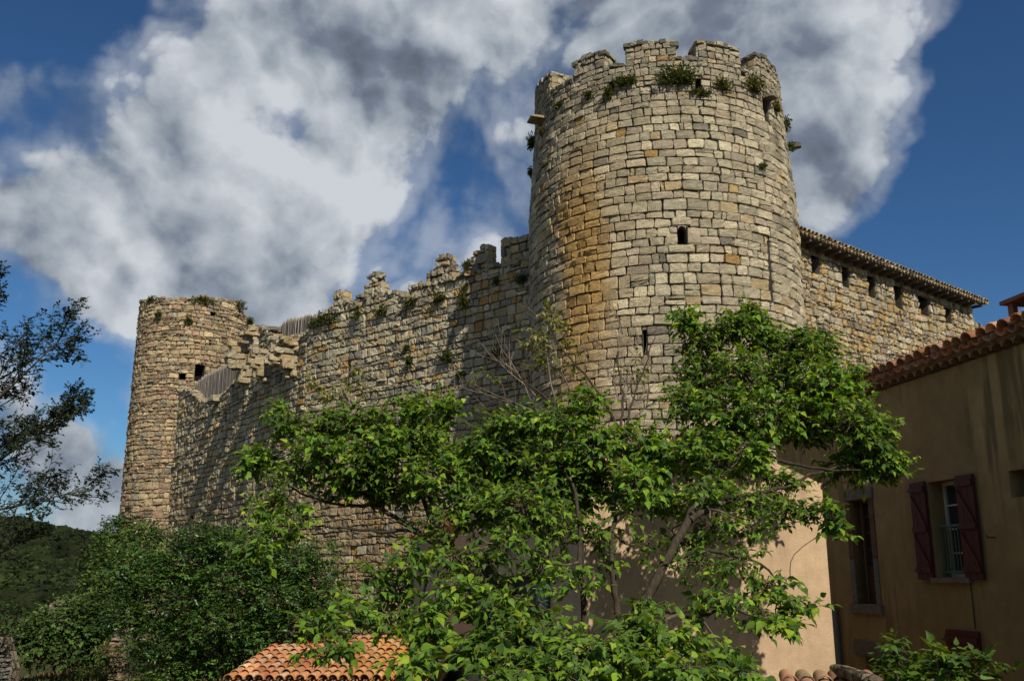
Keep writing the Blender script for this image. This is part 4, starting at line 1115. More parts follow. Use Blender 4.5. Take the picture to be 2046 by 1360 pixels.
# lean-to roof at lower right corner of the peach house
lt = thing('lean_to_roof', 'corner of a mossy tiled lean-to roof at the foot of the peach wall', 'roof', tuple(at(1640, 1345, 13.0)))
mb = MB(); A = at(1606, 1420, 11.0); B = at(1655, 1322, 12.0)
e_ = Vector((.97, -.24, 0)).normalized(); u_ = Vector((.10, .93, .30)).normalized()
tile_strip(mb, A + Vector((0, 0, -.05)), tuple(e_), tuple(u_), 6, 4, sp=.18, tl=.24, cols=[(.24, .13, .08), (.20, .15, .09), (.27, .17, .1)], seed=40)
mb.build('tiles', M['tile'], lt)
mb = MB(); P0 = at(1665, 1334, 11.9); P1 = at(1752, 1366, 10.6)
tube(mb, [P0, P0.lerp(P1, .35) + Vector((0, 0, .01)), P0.lerp(P1, .7), P1], [.05, .075, .085, .09], 8, (.13, .12, .09)); mb.build('mortar_verge', M['core'], lt)
mb = MB(); wbox(mb, P0.x - 1.3, P0.x + .2, 11.2, 12.2, 0, A.z - .15, (1, 1, 1)); mb.build('wall', M['stucco_peach'], lt)

# orange roof at the lower left
orr = thing('low_tiled_roof', 'low orange canal tile roof with yellow lichen at the bottom left', 'roof', tuple(at(640, 1345, 18)))
mb = MB(); E0 = at(455, 1362, 18.6); E1 = at(850, 1362, 17.9); e_ = (E1 - E0).normalized()
U = at(560, 1287, 21.6) - E0; U = U - e_ * U.dot(e_) * .15; u_ = U.normalized()
tile_strip(mb, E0, tuple(e_), tuple(u_), int((E1 - E0).length / .205) + 2, 10, sp=.205, tl=.34, cols=[(.34, .145, .065), (.38, .19, .095), (.30, .12, .06), (.36, .22, .13)], seed=50)
q = [E0 + Vector((0, 0, -.07)), E1 + Vector((0, 0, -.07)), E1 + u_ * 3.4 + Vector((0, 0, -.07)), E0 + u_ * 3.4 + Vector((0, 0, -.07))]
mb.add([tuple(v + Vector((0, 0, -.05))) for v in q] + [tuple(v) for v in q], BOXF, (.2, .12, .07), 0, False)
mb.build('tiles', M['tile_lichen'], orr)
mb = MB(); q2 = [Vector((v.x, v.y, 0)) for v in q]; sh = (e_ * .12)
mb.add([tuple(v) for v in (q2[0] + sh, q2[1] - sh, q2[2] - sh, q2[3] + sh)] + [tuple(v + Vector((0, .18 if i < 2 else 0, -.06))) for i, v in enumerate((q[0] + sh, q[1] - sh, q[2] - sh, q[3] + sh))], BOXF, (1, 1, 1), 0, False)
mb.build('wall', M['core'], orr)

# ================================================================== LEAVES AND TREES
LV = np.array([[0, 0, 0], [-.30, .16, .05], [-.33, .42, .07], [-.15, .75, .05], [0, 1.08, 0], [.15, .75, .05], [.33, .42, .07], [.30, .16, .05], [0, .36, -.01], [0, .72, 0]])
LF = np.array([[0, 8, 1], [1, 8, 2], [2, 8, 9], [2, 9, 3], [3, 9, 4], [9, 5, 4], [9, 6, 5], [8, 6, 9], [8, 7, 6], [0, 7, 8]])
SV = np.array([[0, 0, 0], [-.2, .45, .04], [0, 1, 0], [.2, .45, .04]]); SF = np.array([[0, 1, 2], [0, 2, 3]])       # small leaf, two faces
def leaves(mb, P, D, Nn, S, C, big=True, droop=.35, r=None, width=1.0):
    """P base, D leaf direction, Nn approx. up-normal, S size, C colour (N,3)"""
    P = np.asarray(P); D = np.asarray(D); Nn = np.asarray(Nn); N = len(P)
    if N == 0: return
    D = D / np.linalg.norm(D, axis=1, keepdims=True)
    X = np.cross(D, Nn); X /= (np.linalg.norm(X, axis=1, keepdims=True) + 1e-9); Z = np.cross(X, D)
    T, Fc = (LV, LF) if big else (SV, SF)
    T = T.copy(); T[:, 0] *= width
    k = (r.uniform(.3, 1.4, N) * droop)[:, None] if r is not None else droop
    z = T[None, :, 2] * r.uniform(.3, 2.2, (N, 1)) - k * T[None, :, 1] ** 2 * .5
    V = P[:, None] + S[:, None, None] * (T[None, :, :1] * X[:, None] + T[None, :, 1:2] * D[:, None] + z[..., None] * Z[:, None])
    n = len(T); FF = (Fc[None] + (np.arange(N) * n)[:, None, None]).reshape(-1, 3)
    mb.add(V, FF, np.repeat(C, n, 0), 0, True)
def unit(v): return v / (np.linalg.norm(v, axis=-1, keepdims=True) + 1e-9)
def sprigs(r, A, O, length, nleaf, size, side=.8, grav=.35):
    """leafy sprigs: anchors A (N,3), directions O (N,3). returns leaf arrays and twig lines"""
    N = len(A); O = unit(O); tips = A + O * length[:, None]
    tips[:, 2] -= length * grav * .4
    P, D, Nn, S = [], [], [], []
    for k in range(nleaf):
        f = (k + 1) / nleaf; p = A + (tips - A) * f
        up = np.tile([0, 0, 1.], (N, 1)); sv = unit(np.cross(O, up) + 1e-4)
        sg = 1 if k % 2 else -1
        d = unit(O * r.uniform(.3, .9, (N, 1)) + sv * sg * side * r.uniform(.4, 1.2, (N, 1)) + r.normal(0, .25, (N, 3)) + np.array([0, 0, -1.]) * r.uniform(.1, 1.0, (N, 1)) * (grav * 2))
        if k == nleaf - 1: d = unit(O + np.array([0, 0, -.4]) + r.normal(0, .2, (N, 3)))
        P.append(p); D.append(d)
        Nn.append(unit(np.array([0, -.15, 1.]) + r.normal(0, .38, (N, 3)))); S.append(size * r.uniform(.45, 1.3, N))
    return np.concatenate(P), np.concatenate(D), np.concatenate(Nn), np.concatenate(S), tips
def leafcol(r, N, cols, wts, var=.16):
    return palette(r, N, cols, wts, var)

hills()
def main_tree():
    r = np.random.default_rng(101); rr = random.Random(5)
    root = thing('leafy_tree', 'big spreading tree with heart shaped bright green leaves in front of the castle', 'tree', (1.3, 8.6, 0))
    depth = interp_prof([(560, 11.6), (650, 11.2), (800, 10.4), (950, 9.8), (1100, 9.0), (1220, 8.0), (1300, 6.9), (1380, 6.2)])
    base = Vector((1.0, 8.8, 0))
    limbs_px = [ # main stems traced: (px, py, depth), radius start/end
        ([(1110, 1500, 8.6), (1092, 1300, 8.8), (1060, 1215, 8.9), (985, 1150, 9.2), (905, 1100, 9.5), (830, 1060, 9.7), (760, 1010, 10.0), (680, 950, 10.2), (610, 900, 10.4)], .09, .014),
        ([(1240, 1500, 8.6), (1245, 1300, 8.7), (1228, 1180, 8.9), (1226, 1060, 9.2), (1232, 960, 9.6), (1243, 860, 10.2), (1240, 770, 10.7), (1232, 700, 11.0)], .06, .010),
        ([(1215, 1500, 8.4), (1252, 1290, 8.5), (1315, 1150, 8.7), (1372, 1040, 9.0), (1410, 960, 9.5), (1455, 880, 10.0), (1475, 800, 10.5), (1480, 720, 10.9), (1476, 660, 11.2)], .085, .014),
        ([(1168, 1500, 8.5), (1170, 1240, 8.8), (1163, 1120, 9.0), (1150, 1000, 9.4), (1120, 920, 9.8), (1080, 860, 10.2)], .055, .012),
        ([(1130, 1500, 8.2), (1080, 1290, 8.4), (1000, 1190, 8.6), (950, 1060, 9.2), (930, 960, 9.8), (915, 880, 10.2)], .07, .012),
    ]
    sub_px = [
        ([(1375, 1040, 9.0), (1450, 1000, 9.3), (1560, 975, 9.5), (1650, 940, 9.8), (1720, 925, 10)], .045, .010),
        ([(1455, 880, 10.0), (1520, 840, 10.1), (1600, 810, 10.3), (1680, 790, 10.5)], .040, .010),
        ([(1460, 865, 10.0), (1540, 910, 9.9), (1640, 935, 9.8), (1740, 940, 9.8)], .035, .008),
        ([(1330, 1120, 8.8), (1420, 1100, 8.8), (1500, 1120, 8.7), (1580, 1170, 8.6)], .035, .008),
        ([(1290, 1210, 8.6), (1380, 1230, 8.4), (1470, 1200, 8.4), (1560, 1200, 8.4)], .03, .008),
        ([(1475, 800, 10.5), (1420, 740, 10.8), (1395, 690, 11)], .03, .008), ([(1477, 760, 10.6), (1560, 710, 10.8), (1640, 690, 11)], .03, .008),
        ([(905, 1100, 9.5), (850, 1010, 9.9), (830, 920, 10.2), (820, 850, 10.4)], .045, .010),
        ([(830, 1060, 9.7), (740, 1060, 9.8), (650, 1050, 9.9), (540, 1050, 10.0)], .03, .007),
        ([(760, 1010, 10.0), (690, 1010, 10), (600, 985, 10.1), (530, 930, 10.3)], .028, .007),
        ([(680, 950, 10.2), (640, 870, 10.5), (580, 820, 10.6)], .022, .006),
        ([(985, 1150, 9.2), (900, 1190, 9.0), (800, 1230, 8.8), (720, 1260, 8.7)], .04, .009),
        ([(1230, 960, 9.6), (1150, 860, 10.1), (1080, 790, 10.5), (1010, 730, 10.8), (965, 690, 10.9)], .030, .004),
        ([(1243, 860, 10.2), (1180, 760, 10.6), (1120, 690, 10.9), (1090, 640, 11.1)], .026, .004),
        ([(1243, 870, 10.2), (1270, 780, 10.6), (1300, 700, 10.9), (1310, 650, 11)], .022, .004),
        ([(1080, 860, 10.2), (1020, 800, 10.5), (980, 760, 10.7)], .018, .004),
        ([(1100, 870, 10.2), (1060, 790, 10.5), (1045, 720, 10.8)], .016, .004),
    ]
    nodes = []
    def smooth(pts, n=5):
        out = []
        for i in range(len(pts) - 1):
            p0, p1, p2, p3 = pts[max(i - 1, 0)], pts[i], pts[i + 1], pts[min(i + 2, len(pts) - 1)]
            for k in range(n):
                t = k / n; out.append(.5 * ((2 * p1) + (p2 - p0) * t + (2 * p0 - 5 * p1 + 4 * p2 - p3) * t * t + (3 * p1 - p0 - 3 * p2 + p3) * t ** 3))
        out.append(pts[-1]); return out
    def limb(pxs, r0, r1, name, par, first=False):
        P = [at(*p) for p in pxs]
        if first: P = [Vector((P[0].x * .55 + base.x * .45, 8.7, -.05))] + [p for p in P if p.z > .4]
        P = smooth(P); n = len(P)
        P = [p + Vector((rr.gauss(0, .012), rr.gauss(0, .012), rr.gauss(0, .012))) for p in P]
        rad = [r0 + (r1 - r0) * (i / (n - 1)) ** .8 for i in range(n)]
        mb = MB(); tube(mb, P, [q * .78 for q in rad], 9, (.045, .036, .026)); o = mb.build(name, M['bark'], par)
        nodes.extend((p, rad[i]) for i, p in enumerate(P) if i > n * .3 or not first)
        return o
    trunks = [limb(p, a, b, 'trunk', root, True) for p, a, b in limbs_px]
    for p, a, b in sub_px: limb(p, a, b, 'limb', root)
    # leaf clumps: px, py, rx, ry, density
    cl = [(560, 815, 28, 16, .6), (575, 845, 40, 20, .8), (520, 915, 40, 18, .8), (500, 930, 25, 14, .6), (640, 845, 60, 30, 1), (700, 835, 60, 30, 1), (760, 845, 60, 35, 1), (830, 815, 60, 30, 1), (895, 815, 40, 30, 1.), (640, 890, 70, 28, 1), (740, 900, 80, 35, 1),
          (840, 890, 80, 40, 1.2), (600, 940, 70, 28, .9), (690, 950, 80, 30, .9), (780, 960, 80, 35, 1), (880, 960, 80, 45, 1.1), (950, 900, 70, 45, 1.1), (990, 850, 60, 30, 1), (1050, 850, 70, 35, 1), (1120, 840, 70, 40, 1), (1175, 800, 50, 30, .9),
          (540, 1010, 55, 25, .9), (500, 1075, 35, 25, .9), (560, 1060, 50, 25, .8), (610, 1020, 50, 20, .5), (1010, 930, 80, 50, 1.2), (1090, 920, 80, 50, 1.1), (960, 1010, 90, 45, 1.2), (1050, 1010, 90, 50, 1.2), (1140, 960, 70, 55, 1.), (880, 1040, 70, 35, .8),
          (1120, 1050, 70, 50, 1.0), (1000, 1080, 90, 35, 1.0), (1090, 1110, 60, 35, .9), (900, 1110, 70, 28, .8), (830, 1110, 50, 28, .6), (800, 1170, 60, 32, .8), (740, 1150, 40, 25, .5), (700, 1200, 80, 30, .8), (780, 1225, 80, 28, .8), (640, 1235, 60, 24, .6), (860, 1250, 50, 36, .8), (660, 1290, 60, 14, .45), (840, 1310, 50, 20, .6),
          (910, 1190, 60, 45, 1), (960, 1150, 60, 35, .9), (985, 1230, 80, 40, 1.2), (1070, 1200, 60, 35, .8), (1060, 1280, 110, 42, 1.5), (1160, 1300, 90, 45, 1.4), (960, 1290, 60, 35, 1.2), (1120, 1345, 150, 35, 1.4), (1000, 1350, 80, 30, 1.),
          (1190, 880, 70, 45, 1), (1270, 880, 70, 45, 1), (1200, 960, 60, 40, .9), (1270, 960, 60, 40, .8), (1240, 1030, 60, 28, .6), (1190, 1060, 40, 30, .6), (1220, 1120, 40, 26, .35), (1160, 1150, 50, 30, .6),
          (1370, 640, 38, 24, .8), (1400, 680, 55, 40, 1.1), (1470, 650, 60, 34, 1.1), (1520, 665, 60, 38, 1.1), (1500, 615, 28, 16, .6), (1590, 680, 55, 35, 1.0), (1640, 695, 42, 30, .9), (1400, 745, 60, 45, 1.1), (1480, 740, 70, 50, 1.2), (1570, 750, 75, 45, 1.2), (1650, 765, 60, 40, 1.1), (1700, 760, 35, 30, .8),
          (1360, 810, 55, 35, .9), (1440, 820, 70, 45, 1.1), (1530, 830, 75, 45, 1.1), (1620, 840, 80, 45, 1.2), (1710, 850, 65, 42, 1.1), (1760, 850, 30, 26, .8), (1760, 910, 45, 35, 1.), (1700, 920, 70, 32, 1.), (1790, 935, 30, 26, .9),
          (1310, 920, 60, 40, .9), (1390, 900, 70, 40, 1), (1480, 900, 70, 38, 1), (1340, 1000, 60, 35, .8), (1420, 980, 60, 30, .8), (1560, 950, 55, 22, .6), (1500, 1000, 60, 25, .7), (1580, 1010, 70, 26, .9), (1650, 1025, 45, 22, .9), (1670, 1050, 28, 16, .7),
          (1430, 1050, 60, 28, .8), (1370, 1080, 50, 30, .7), (1500, 1060, 60, 26, .7), (1400, 1130, 80, 32, 1), (1480, 1120, 70, 30, .9), (1540, 1160, 60, 26, .9), (1590, 1195, 48, 22, .9), (1480, 1190, 80, 26, .9), (1400, 1200, 60, 26, .7), (1530, 1225, 55, 20, .7), (1560, 1250, 28, 12, .5),
          (1300, 1200, 50, 30, .6), (1280, 1260, 70, 35, .9), (1360, 1270, 60, 28, .8), (1250, 1320, 90, 34, 1.2), (1350, 1330, 90, 26, 1), (1440, 1300, 50, 22, .6), (1470, 1340, 35, 18, .5), (1300, 1080, 30, 30, .4)]
    mbs = {}
    lv = MB(); tw = MB()
    nodes_np = np.array([tuple(p) for p, _ in nodes]); 
    for (px, py, rx, ry, den) in cl:
        Y = float(depth(py)) + r.uniform(-.35, .35)
        c = at(px + r.uniform(-8, 8), py + r.uniform(-8, 8), Y); sx = rx * Y / F; sz = ry * 1.4 * Y / F; sy = (sx + .15) * .9
        dists = np.linalg.norm(nodes_np - np.array(c), axis=1) + (nodes_np[:, 2] > c.z + .2) * .5
        b = nodes[int(np.argmin(dists))]; P0 = b[0]
        mid = P0.lerp(c, .5) + Vector((rr.gauss(0, .06), rr.gauss(0, .08), -.04 + rr.gauss(0, .05)))
        br = smooth([P0, mid, Vector(c)], 4); L_ = (Vector(c) - P0).length
        r0 = min(b[1] * .7, .010 + .010 * L_)
        tube(tw, br, [r0 + (.004 - r0) * i / (len(br) - 1) for i in range(len(br))], 5, (.10, .085, .06))
        ns = int((62 if py < 1020 else ((34 if px < 1300 else 26) if py < 1230 else 48)) * den * max(1, (sx * sz) / .055) ** .8)
        U_ = r.normal(0, 1, (ns, 3)); U_ = unit(U_) * r.uniform(.25, 1, (ns, 1)) ** .6
        A = np.array(c) + U_ * np.array([sx, sy, sz]) * .92
        start = np.array(c) + U_ * np.array([sx, sy, sz]) * .15
        O = unit(U_ * np.array([1, 1, .5]) + r.normal(0, .35, (ns, 3)) + np.array([0, -.15, .15]))
        A = A - O * .12
        sz_ = r.uniform(.056, .082) 
        P, D, Nn, S, tips = sprigs(r, A, O, r.uniform(.12, .26, ns), 7, sz_, .9, .42)
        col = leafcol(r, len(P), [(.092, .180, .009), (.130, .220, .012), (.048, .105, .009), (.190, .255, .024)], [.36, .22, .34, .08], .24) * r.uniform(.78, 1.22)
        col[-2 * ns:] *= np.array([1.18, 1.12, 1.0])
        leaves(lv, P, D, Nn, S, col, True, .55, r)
        for i in range(ns):
            m_ = (start[i] + A[i]) / 2 + r.normal(0, .02, 3) - np.array([0, 0, .02])
            tube(tw, [start[i], m_, A[i], tips[i]], [.0055, .0045, .0035, .0015], 3, (.12, .11, .06))
    lv.build('crown', M['leaf'], root)
    # bare and half-dead twigs with sparse yellowish leaves rising out of the crown
    dl = MB(); dt = None
    def twig(p, d, L_, rad, lvl):
        pts = [p]; dd = Vector(d).normalized()
        for i in range(5):
            dd = (dd + Vector((rr.gauss(0, .14), rr.gauss(0, .14), rr.gauss(.02, .12)))).normalized(); pts.append(pts[-1] + dd * L_ / 5)
        tube(dt, pts, [rad * (1 - .8 * i / 5) for i in range(6)], 4 if lvl else 5, (.17, .14, .11))
        if lvl < 3:
            for i in range(2 + (lvl < 2) * 2):
                k = rr.randint(1, 4); a = Vector((rr.gauss(0, 1), rr.gauss(0, .6), rr.gauss(.3, .7))).normalized()
                twig(pts[k], (dd * .9 + a * .75), L_ * rr.uniform(.45, .7), rad * .55, lvl + 1)
        return pts[-1]
    for (x0, y0, x1, y1, Y) in [(1070, 790, 955, 690, 10.7), (1060, 800, 1000, 660, 10.8), (1110, 800, 1060, 640, 10.9), (1150, 800, 1110, 610, 11), (1180, 780, 1150, 690, 11.), (1240, 800, 1230, 640, 11), (1245, 800, 1300, 650, 11), (1250, 820, 1330, 730, 10.9), (1235, 800, 1190, 650, 11), (1090, 840, 930, 760, 10.5), (700, 830, 695, 740, 10.6), (1500, 640, 1493, 600, 11.2), (1260, 840, 1340, 780, 10.8)]:
        p = at(x0, y0, Y - .1); q = at(x1, y1, Y + rr.uniform(-.2, .3)); dt = MB(); twig(p, q - p, (q - p).length, .011, 1); dt.build('bare_branch', M['bark'], root)
    for (px, py, rx, ry, n) in [(1090, 620, 22, 18, 12), (1105, 650, 28, 24, 14), (1065, 665, 24, 22, 12), (1095, 700, 30, 24, 12), (1130, 665, 20, 18, 6), (1060, 700, 20, 22, 8), (970, 755, 32, 14, 8), (1150, 720, 20, 18, 6), (1080, 740, 30, 18, 6), (1260, 740, 26, 26, 8), (700, 745, 24, 30, 12), (640, 780, 40, 16, 14), (680, 790, 30, 16, 10), (720, 780, 20, 16, 5), (1500, 600, 16, 14, 5), (1470, 640, 12, 12, 4), (1285, 725, 14, 16, 4), (870, 780, 30, 12, 5)]:
        Y = 10.9; c = np.array(at(px, py, Y)); ns = n; U_ = unit(r.normal(0, 1, (ns, 3))) * r.uniform(.2, 1, (ns, 1)); A = c + U_ * np.array([rx, 26, ry]) * Y / F
        P, D, Nn, S, tips = sprigs(r, A, U_ + r.normal(0, .3, (ns, 3)), r.uniform(.06, .14, ns), 5, .062, .8, .5)
        leaves(dl, P, D, Nn, S, leafcol(r, len(P), [(.17, .19, .045), (.13, .16, .03), (.22, .19, .05)], [.5, .35, .15]), True, .5, r)
        for i in range(ns): tube(tw, [c, (c + A[i]) / 2 + r.normal(0, .02, 3), A[i], tips[i]], [.005, .004, .003, .0015], 3, (.15, .12, .08))
    tw.build('branches', M['bark'], root); dl.build('young_leaves', M['leaf'], root)
main_tree()

def bush(name, label, cat, clumps, depthf, leafsize, cols, wts, per, m='leaf_gloss', nleaf=6, seed=1, base=None, group=None, trunk=True, outward=1.0, width=1.0, big=False, part='crown', deep=.8, grav=.1, tr=.03, up=.35):
    r = np.random.default_rng(seed); c0 = at(clumps[0][0], clumps[0][1], depthf(clumps[0][1]))
    b = Vector(base) if base else Vector((c0.x, c0.y, 0))
    root = thing(name, label, cat, tuple(b), group); lv = MB(); tw = MB()
    for q in clumps:
        px, py, rx, ry = q[:4]; den = q[4] if len(q) > 4 else 1; Y = depthf(py) + (q[5] if len(q) > 5 else r.uniform(-.3, .3)); c = np.array(at(px, py, Y)); R3 = np.array([rx * Y / F, deep * min(rx, ry * 1.5) * Y / F + .1, ry * Y / F])
        ns = int(per * den * (R3[0] * R3[2]) / (leafsize * leafsize) * .75) + 6
        U_ = unit(r.normal(0, 1, (ns, 3))) * r.uniform(.35, 1, (ns, 1)) ** .45
        # uneven surface
        nz = np.array([mnoise.noise(Vector(tuple((c + u * R3) * 1.6 / max(R3[2], .3)))) for u in U_])
        U_ = U_ * (.95 + .55 * nz[:, None]); A = c + U_ * R3
        O = unit(U_ * outward + r.normal(0, .45, (ns, 3)) + np.array([0, 0, up]))
        P, D, Nn, S, tips = sprigs(r, A, O, leafsize * r.uniform(.8, 2.2, ns), nleaf, leafsize, 1.0, grav)
        Nn = unit(Nn + O.repeat(1, 0)[np.tile(np.arange(ns), nleaf)] * .5)
        leaves(lv, P, D, Nn, S, leafcol(r, len(P), cols, wts) * r.uniform(.65, 1.4), big, .3, r, width)
        if trunk:
            p0 = np.array(b) + r.normal(0, .1, 3) * [1, 1, 0]; mid = (p0 + c) / 2 + r.normal(0, .1, 3)
            tube(tw, [p0, mid, c], [tr, tr * .7, tr * .3], 5, (.07, .055, .04))
            for i in range(0, ns, 9): tube(tw, [c, (c + A[i]) / 2 + r.normal(0, .03, 3), A[i]], [tr * .25, tr * .16, tr * .06], 3, (.07, .055, .04))
    lv.build(part, M[m], root)
    if trunk: tw.build('stems', M['bark'], root)
    return root
DG = [(.022, .055, .010), (.035, .075, .012), (.016, .040, .010), (.055, .085, .020)]; DW = [.4, .3, .22, .08]
bush('glossy_shrub', 'large dark glossy evergreen shrub at the foot of the castle wall', 'shrub',
     [(400, 1080, 60, 30), (460, 1095, 60, 35), (370, 1130, 70, 45), (520, 1110, 60, 35), (580, 1130, 60, 40), (460, 1160, 90, 50), (300, 1150, 50, 40), (330, 1210, 80, 50), (560, 1190, 80, 50), (640, 1170, 50, 45, .9), (440, 1240, 100, 50), (640, 1240, 50, 45, .9), (560, 1250, 70, 40), (320, 1280, 70, 45), (420, 1310, 90, 40), (500, 1280, 60, 40), (340, 1340, 70, 35), (260, 1220, 40, 40), (250, 1130, 35, 40), (640, 1110, 40, 28, .6)],
     lambda y: 21.5, .085, [(.045, .105, .008), (.070, .135, .010), (.026, .060, .008), (.09, .14, .02)], DW, 18, seed=3, base=(-5.6, 21.6, 0), outward=.8, width=1.15)
bush('ivy', 'dark ivy climbing the base of the left round tower', 'ivy',
     [(250, 1060, 30, 24), (262, 1052, 44, 20), (225, 1065, 30, 24), (300, 1068, 36, 20), (225, 1090, 40, 32), (280, 1080, 35, 26), (300, 1110, 26, 26, .8), (210, 1130, 45, 40), (250, 1140, 50, 40), (200, 1180, 40, 36), (240, 1200, 50, 40), (315, 1075, 12, 14, .8), (190, 1230, 36, 36)],
     lambda y: 42 - (y - 1060) * .06, .15, [(.045, .080, .010), (.065, .105, .014), (.030, .058, .010)], [.5, .3, .2], 9, m='leaf_dry', seed=5, outward=1.2, width=1.6, trunk=False, deep=.6, up=0, grav=.3, part='foliage')
bush('ivy_mound', 'rounded ivy covered mound left of the tower foot, in front of the hill', 'ivy',
     [(120, 1235, 50, 35), (100, 1270, 50, 40), (180, 1225, 40, 40), (170, 1270, 50, 50), (210, 1260, 35, 45), (140, 1300, 60, 30), (60, 1290, 40, 40), (40, 1250, 40, 35), (210, 1300, 30, 25)],
     lambda y: 30, .12, [(.045, .085, .010), (.065, .11, .013), (.028, .055, .009)], [.45, .3, .25], 11, m='leaf_dry', seed=6, outward=1.1, width=1.5, trunk=False, up=0, grav=.3, part='foliage')
bush('dark_shrub', 'shadowy dark shrub at the far bottom left corner', 'shrub',
     [(15, 1215, 40, 26, .5), (50, 1200, 40, 22, .35), (10, 1270, 30, 30, .5)],
     lambda y: 24, .07, [(.014, .024, .008), (.022, .035, .012)], [.6, .4], 5, seed=7, m='leaf_dry', base=(-12.8, 24, 0))
bush('cypress', 'slim dark cypress on the slope below the hill', 'cypress',
     [(166, 1078, 3, 12), (170, 1100, 6, 16), (166, 1125, 10, 22), (170, 1150, 13, 24), (166, 1180, 16, 26)],
     lambda y: 60, .22, [(.012, .022, .008), (.020, .030, .010)], [.6, .4], 9, seed=8, m='leaf_dry', base=(-27.0, 60, 0), outward=.5, up=1.4)
bush('pine_tree', 'bushy dark green tree between the cypress and the ivy', 'tree',
     [(205, 1100, 26, 18), (215, 1120, 30, 24), (190, 1140, 30, 24), (200, 1170, 36, 30), (150, 1180, 30, 22), (180, 1200, 40, 20)],
     lambda y: 56, .25, [(.026, .044, .014), (.036, .055, .018), (.018, .030, .010)], [.4, .3, .3], 6, seed=9, m='leaf_dry', base=(-24.5, 56, 0))
bush('leafy_shrub', 'small bright leafy shrub at the bottom right against the ochre house', 'shrub',
     [(1800, 1320, 32, 16), (1785, 1300, 18, 8), (1840, 1340, 50, 22), (1900, 1330, 50, 20), (1950, 1340, 36, 20), (1880, 1360, 70, 22), (1925, 1312, 22, 10, .8), (1870, 1308, 10, 8, .5), (1790, 1345, 24, 20)],
     lambda y: 8.6, .095, [(.070, .130, .014), (.05, .10, .012), (.11, .165, .02)], [.4, .3, .3], 7, seed=10, m='leaf', big=True, base=(4.0, 8.6, 0), grav=.4)

def side_tree():
    """branches of a tree that stands left of the frame"""
    r = np.random.default_rng(77); rr = random.Random(77)
    root = thing('poplar_tree', 'sparse dark tree reaching in from the left edge against the sky', 'tree', (-12.6, 18, 0))
    tw = MB(); lv = MB(); tips = []; tk = MB()
    T0 = Vector((-12.6, 18, 0)); T1 = at(-160, 700, 18)
    tube(tk, [T0, T0.lerp(T1, .4) + Vector((.1, 0, 0)), T0.lerp(T1, .75), T1, T1 + Vector((.2, 0, 2.2))], [.2, .17, .12, .07, .02], 9, (.05, .045, .035))
    tk.build('trunk', M['bark'], root)
    def grow(p, d, L_, rad, lvl, col=(.055, .048, .040)):
        pts = [p]; dd = Vector(d).normalized(); n = 7
        for i in range(n):
            dd = (dd + Vector((rr.gauss(0, .05), rr.gauss(0, .10), rr.gauss(.025, .05)))).normalized(); pts.append(pts[-1] + dd * L_ / n)
        tube(tw, pts, [rad * (1 - .8 * i / n) for i in range(n + 1)], 5 if lvl < 1 else 3, col)
        if lvl >= 1:
            for i in range(2 if lvl == 1 else 1, n + 1): tips.append((pts[i], dd))
        if lvl < 2:
            for i in range(1, n + 1):
                for _ in range(2 if lvl == 0 else 1):
                    a = Vector((rr.gauss(0, .6), rr.gauss(0, .8), rr.gauss(.35, .7))).normalized()
                    grow(pts[i], dd + a * .9, L_ * (.36 if lvl == 0 else .5) * rr.uniform(.5, 1.1) * (1.1 - .5 * i / n), rad * .45, lvl + 1)
    for (x0, y0, x1, y1, rad) in [(-150, 900, 60, 640, .036), (-150, 950, 120, 690, .04), (-150, 980, 152, 770, .04), (-150, 1010, 160, 860, .036), (-150, 1050, 145, 950, .032), (-150, 1040, 145, 1020, .035), (-150, 860, 20, 600, .045), (-160, 820, -20, 520, .04),
                                   (-150, 1150, 95, 1128, .03)]:
        p = at(x0, y0, 18 + rr.uniform(-.6, .6)); q = at(x1, y1, 18 + rr.uniform(-1.2, 1.2)); grow(p, q - p, (q - p).length, rad, 0)
    A = np.array([tuple(t[0]) for t in tips]); O = np.array([tuple(t[1]) for t in tips])
    A = A + r.normal(0, .05, A.shape); O = O + r.normal(0, .6, O.shape)
    px = 1023 + A[:, 0] / A[:, 1] * F
    py_ = 680 - F * np.tan(np.arctan2(A[:, 2] - EYE, A[:, 1]) - PITCH); keep = (r.random(len(A)) < np.where(py_ > 980, .4, .75)); A = A[keep]; O = O[keep]
    P, D, Nn, S, _ = sprigs(r, A, O, r.uniform(.06, .16, len(A)), 8, .062, 1.1, .2)
    leaves(lv, P, D, Nn, S, leafcol(r, len(P), [(.018, .030, .010), (.028, .042, .014), (.040, .055, .020)], [.5, .35, .15]), False, .3, r, 1.7)
    lv.build('crown', M['leaf_dry'], root); tw.build('branches', M['bark'], root)
side_tree()

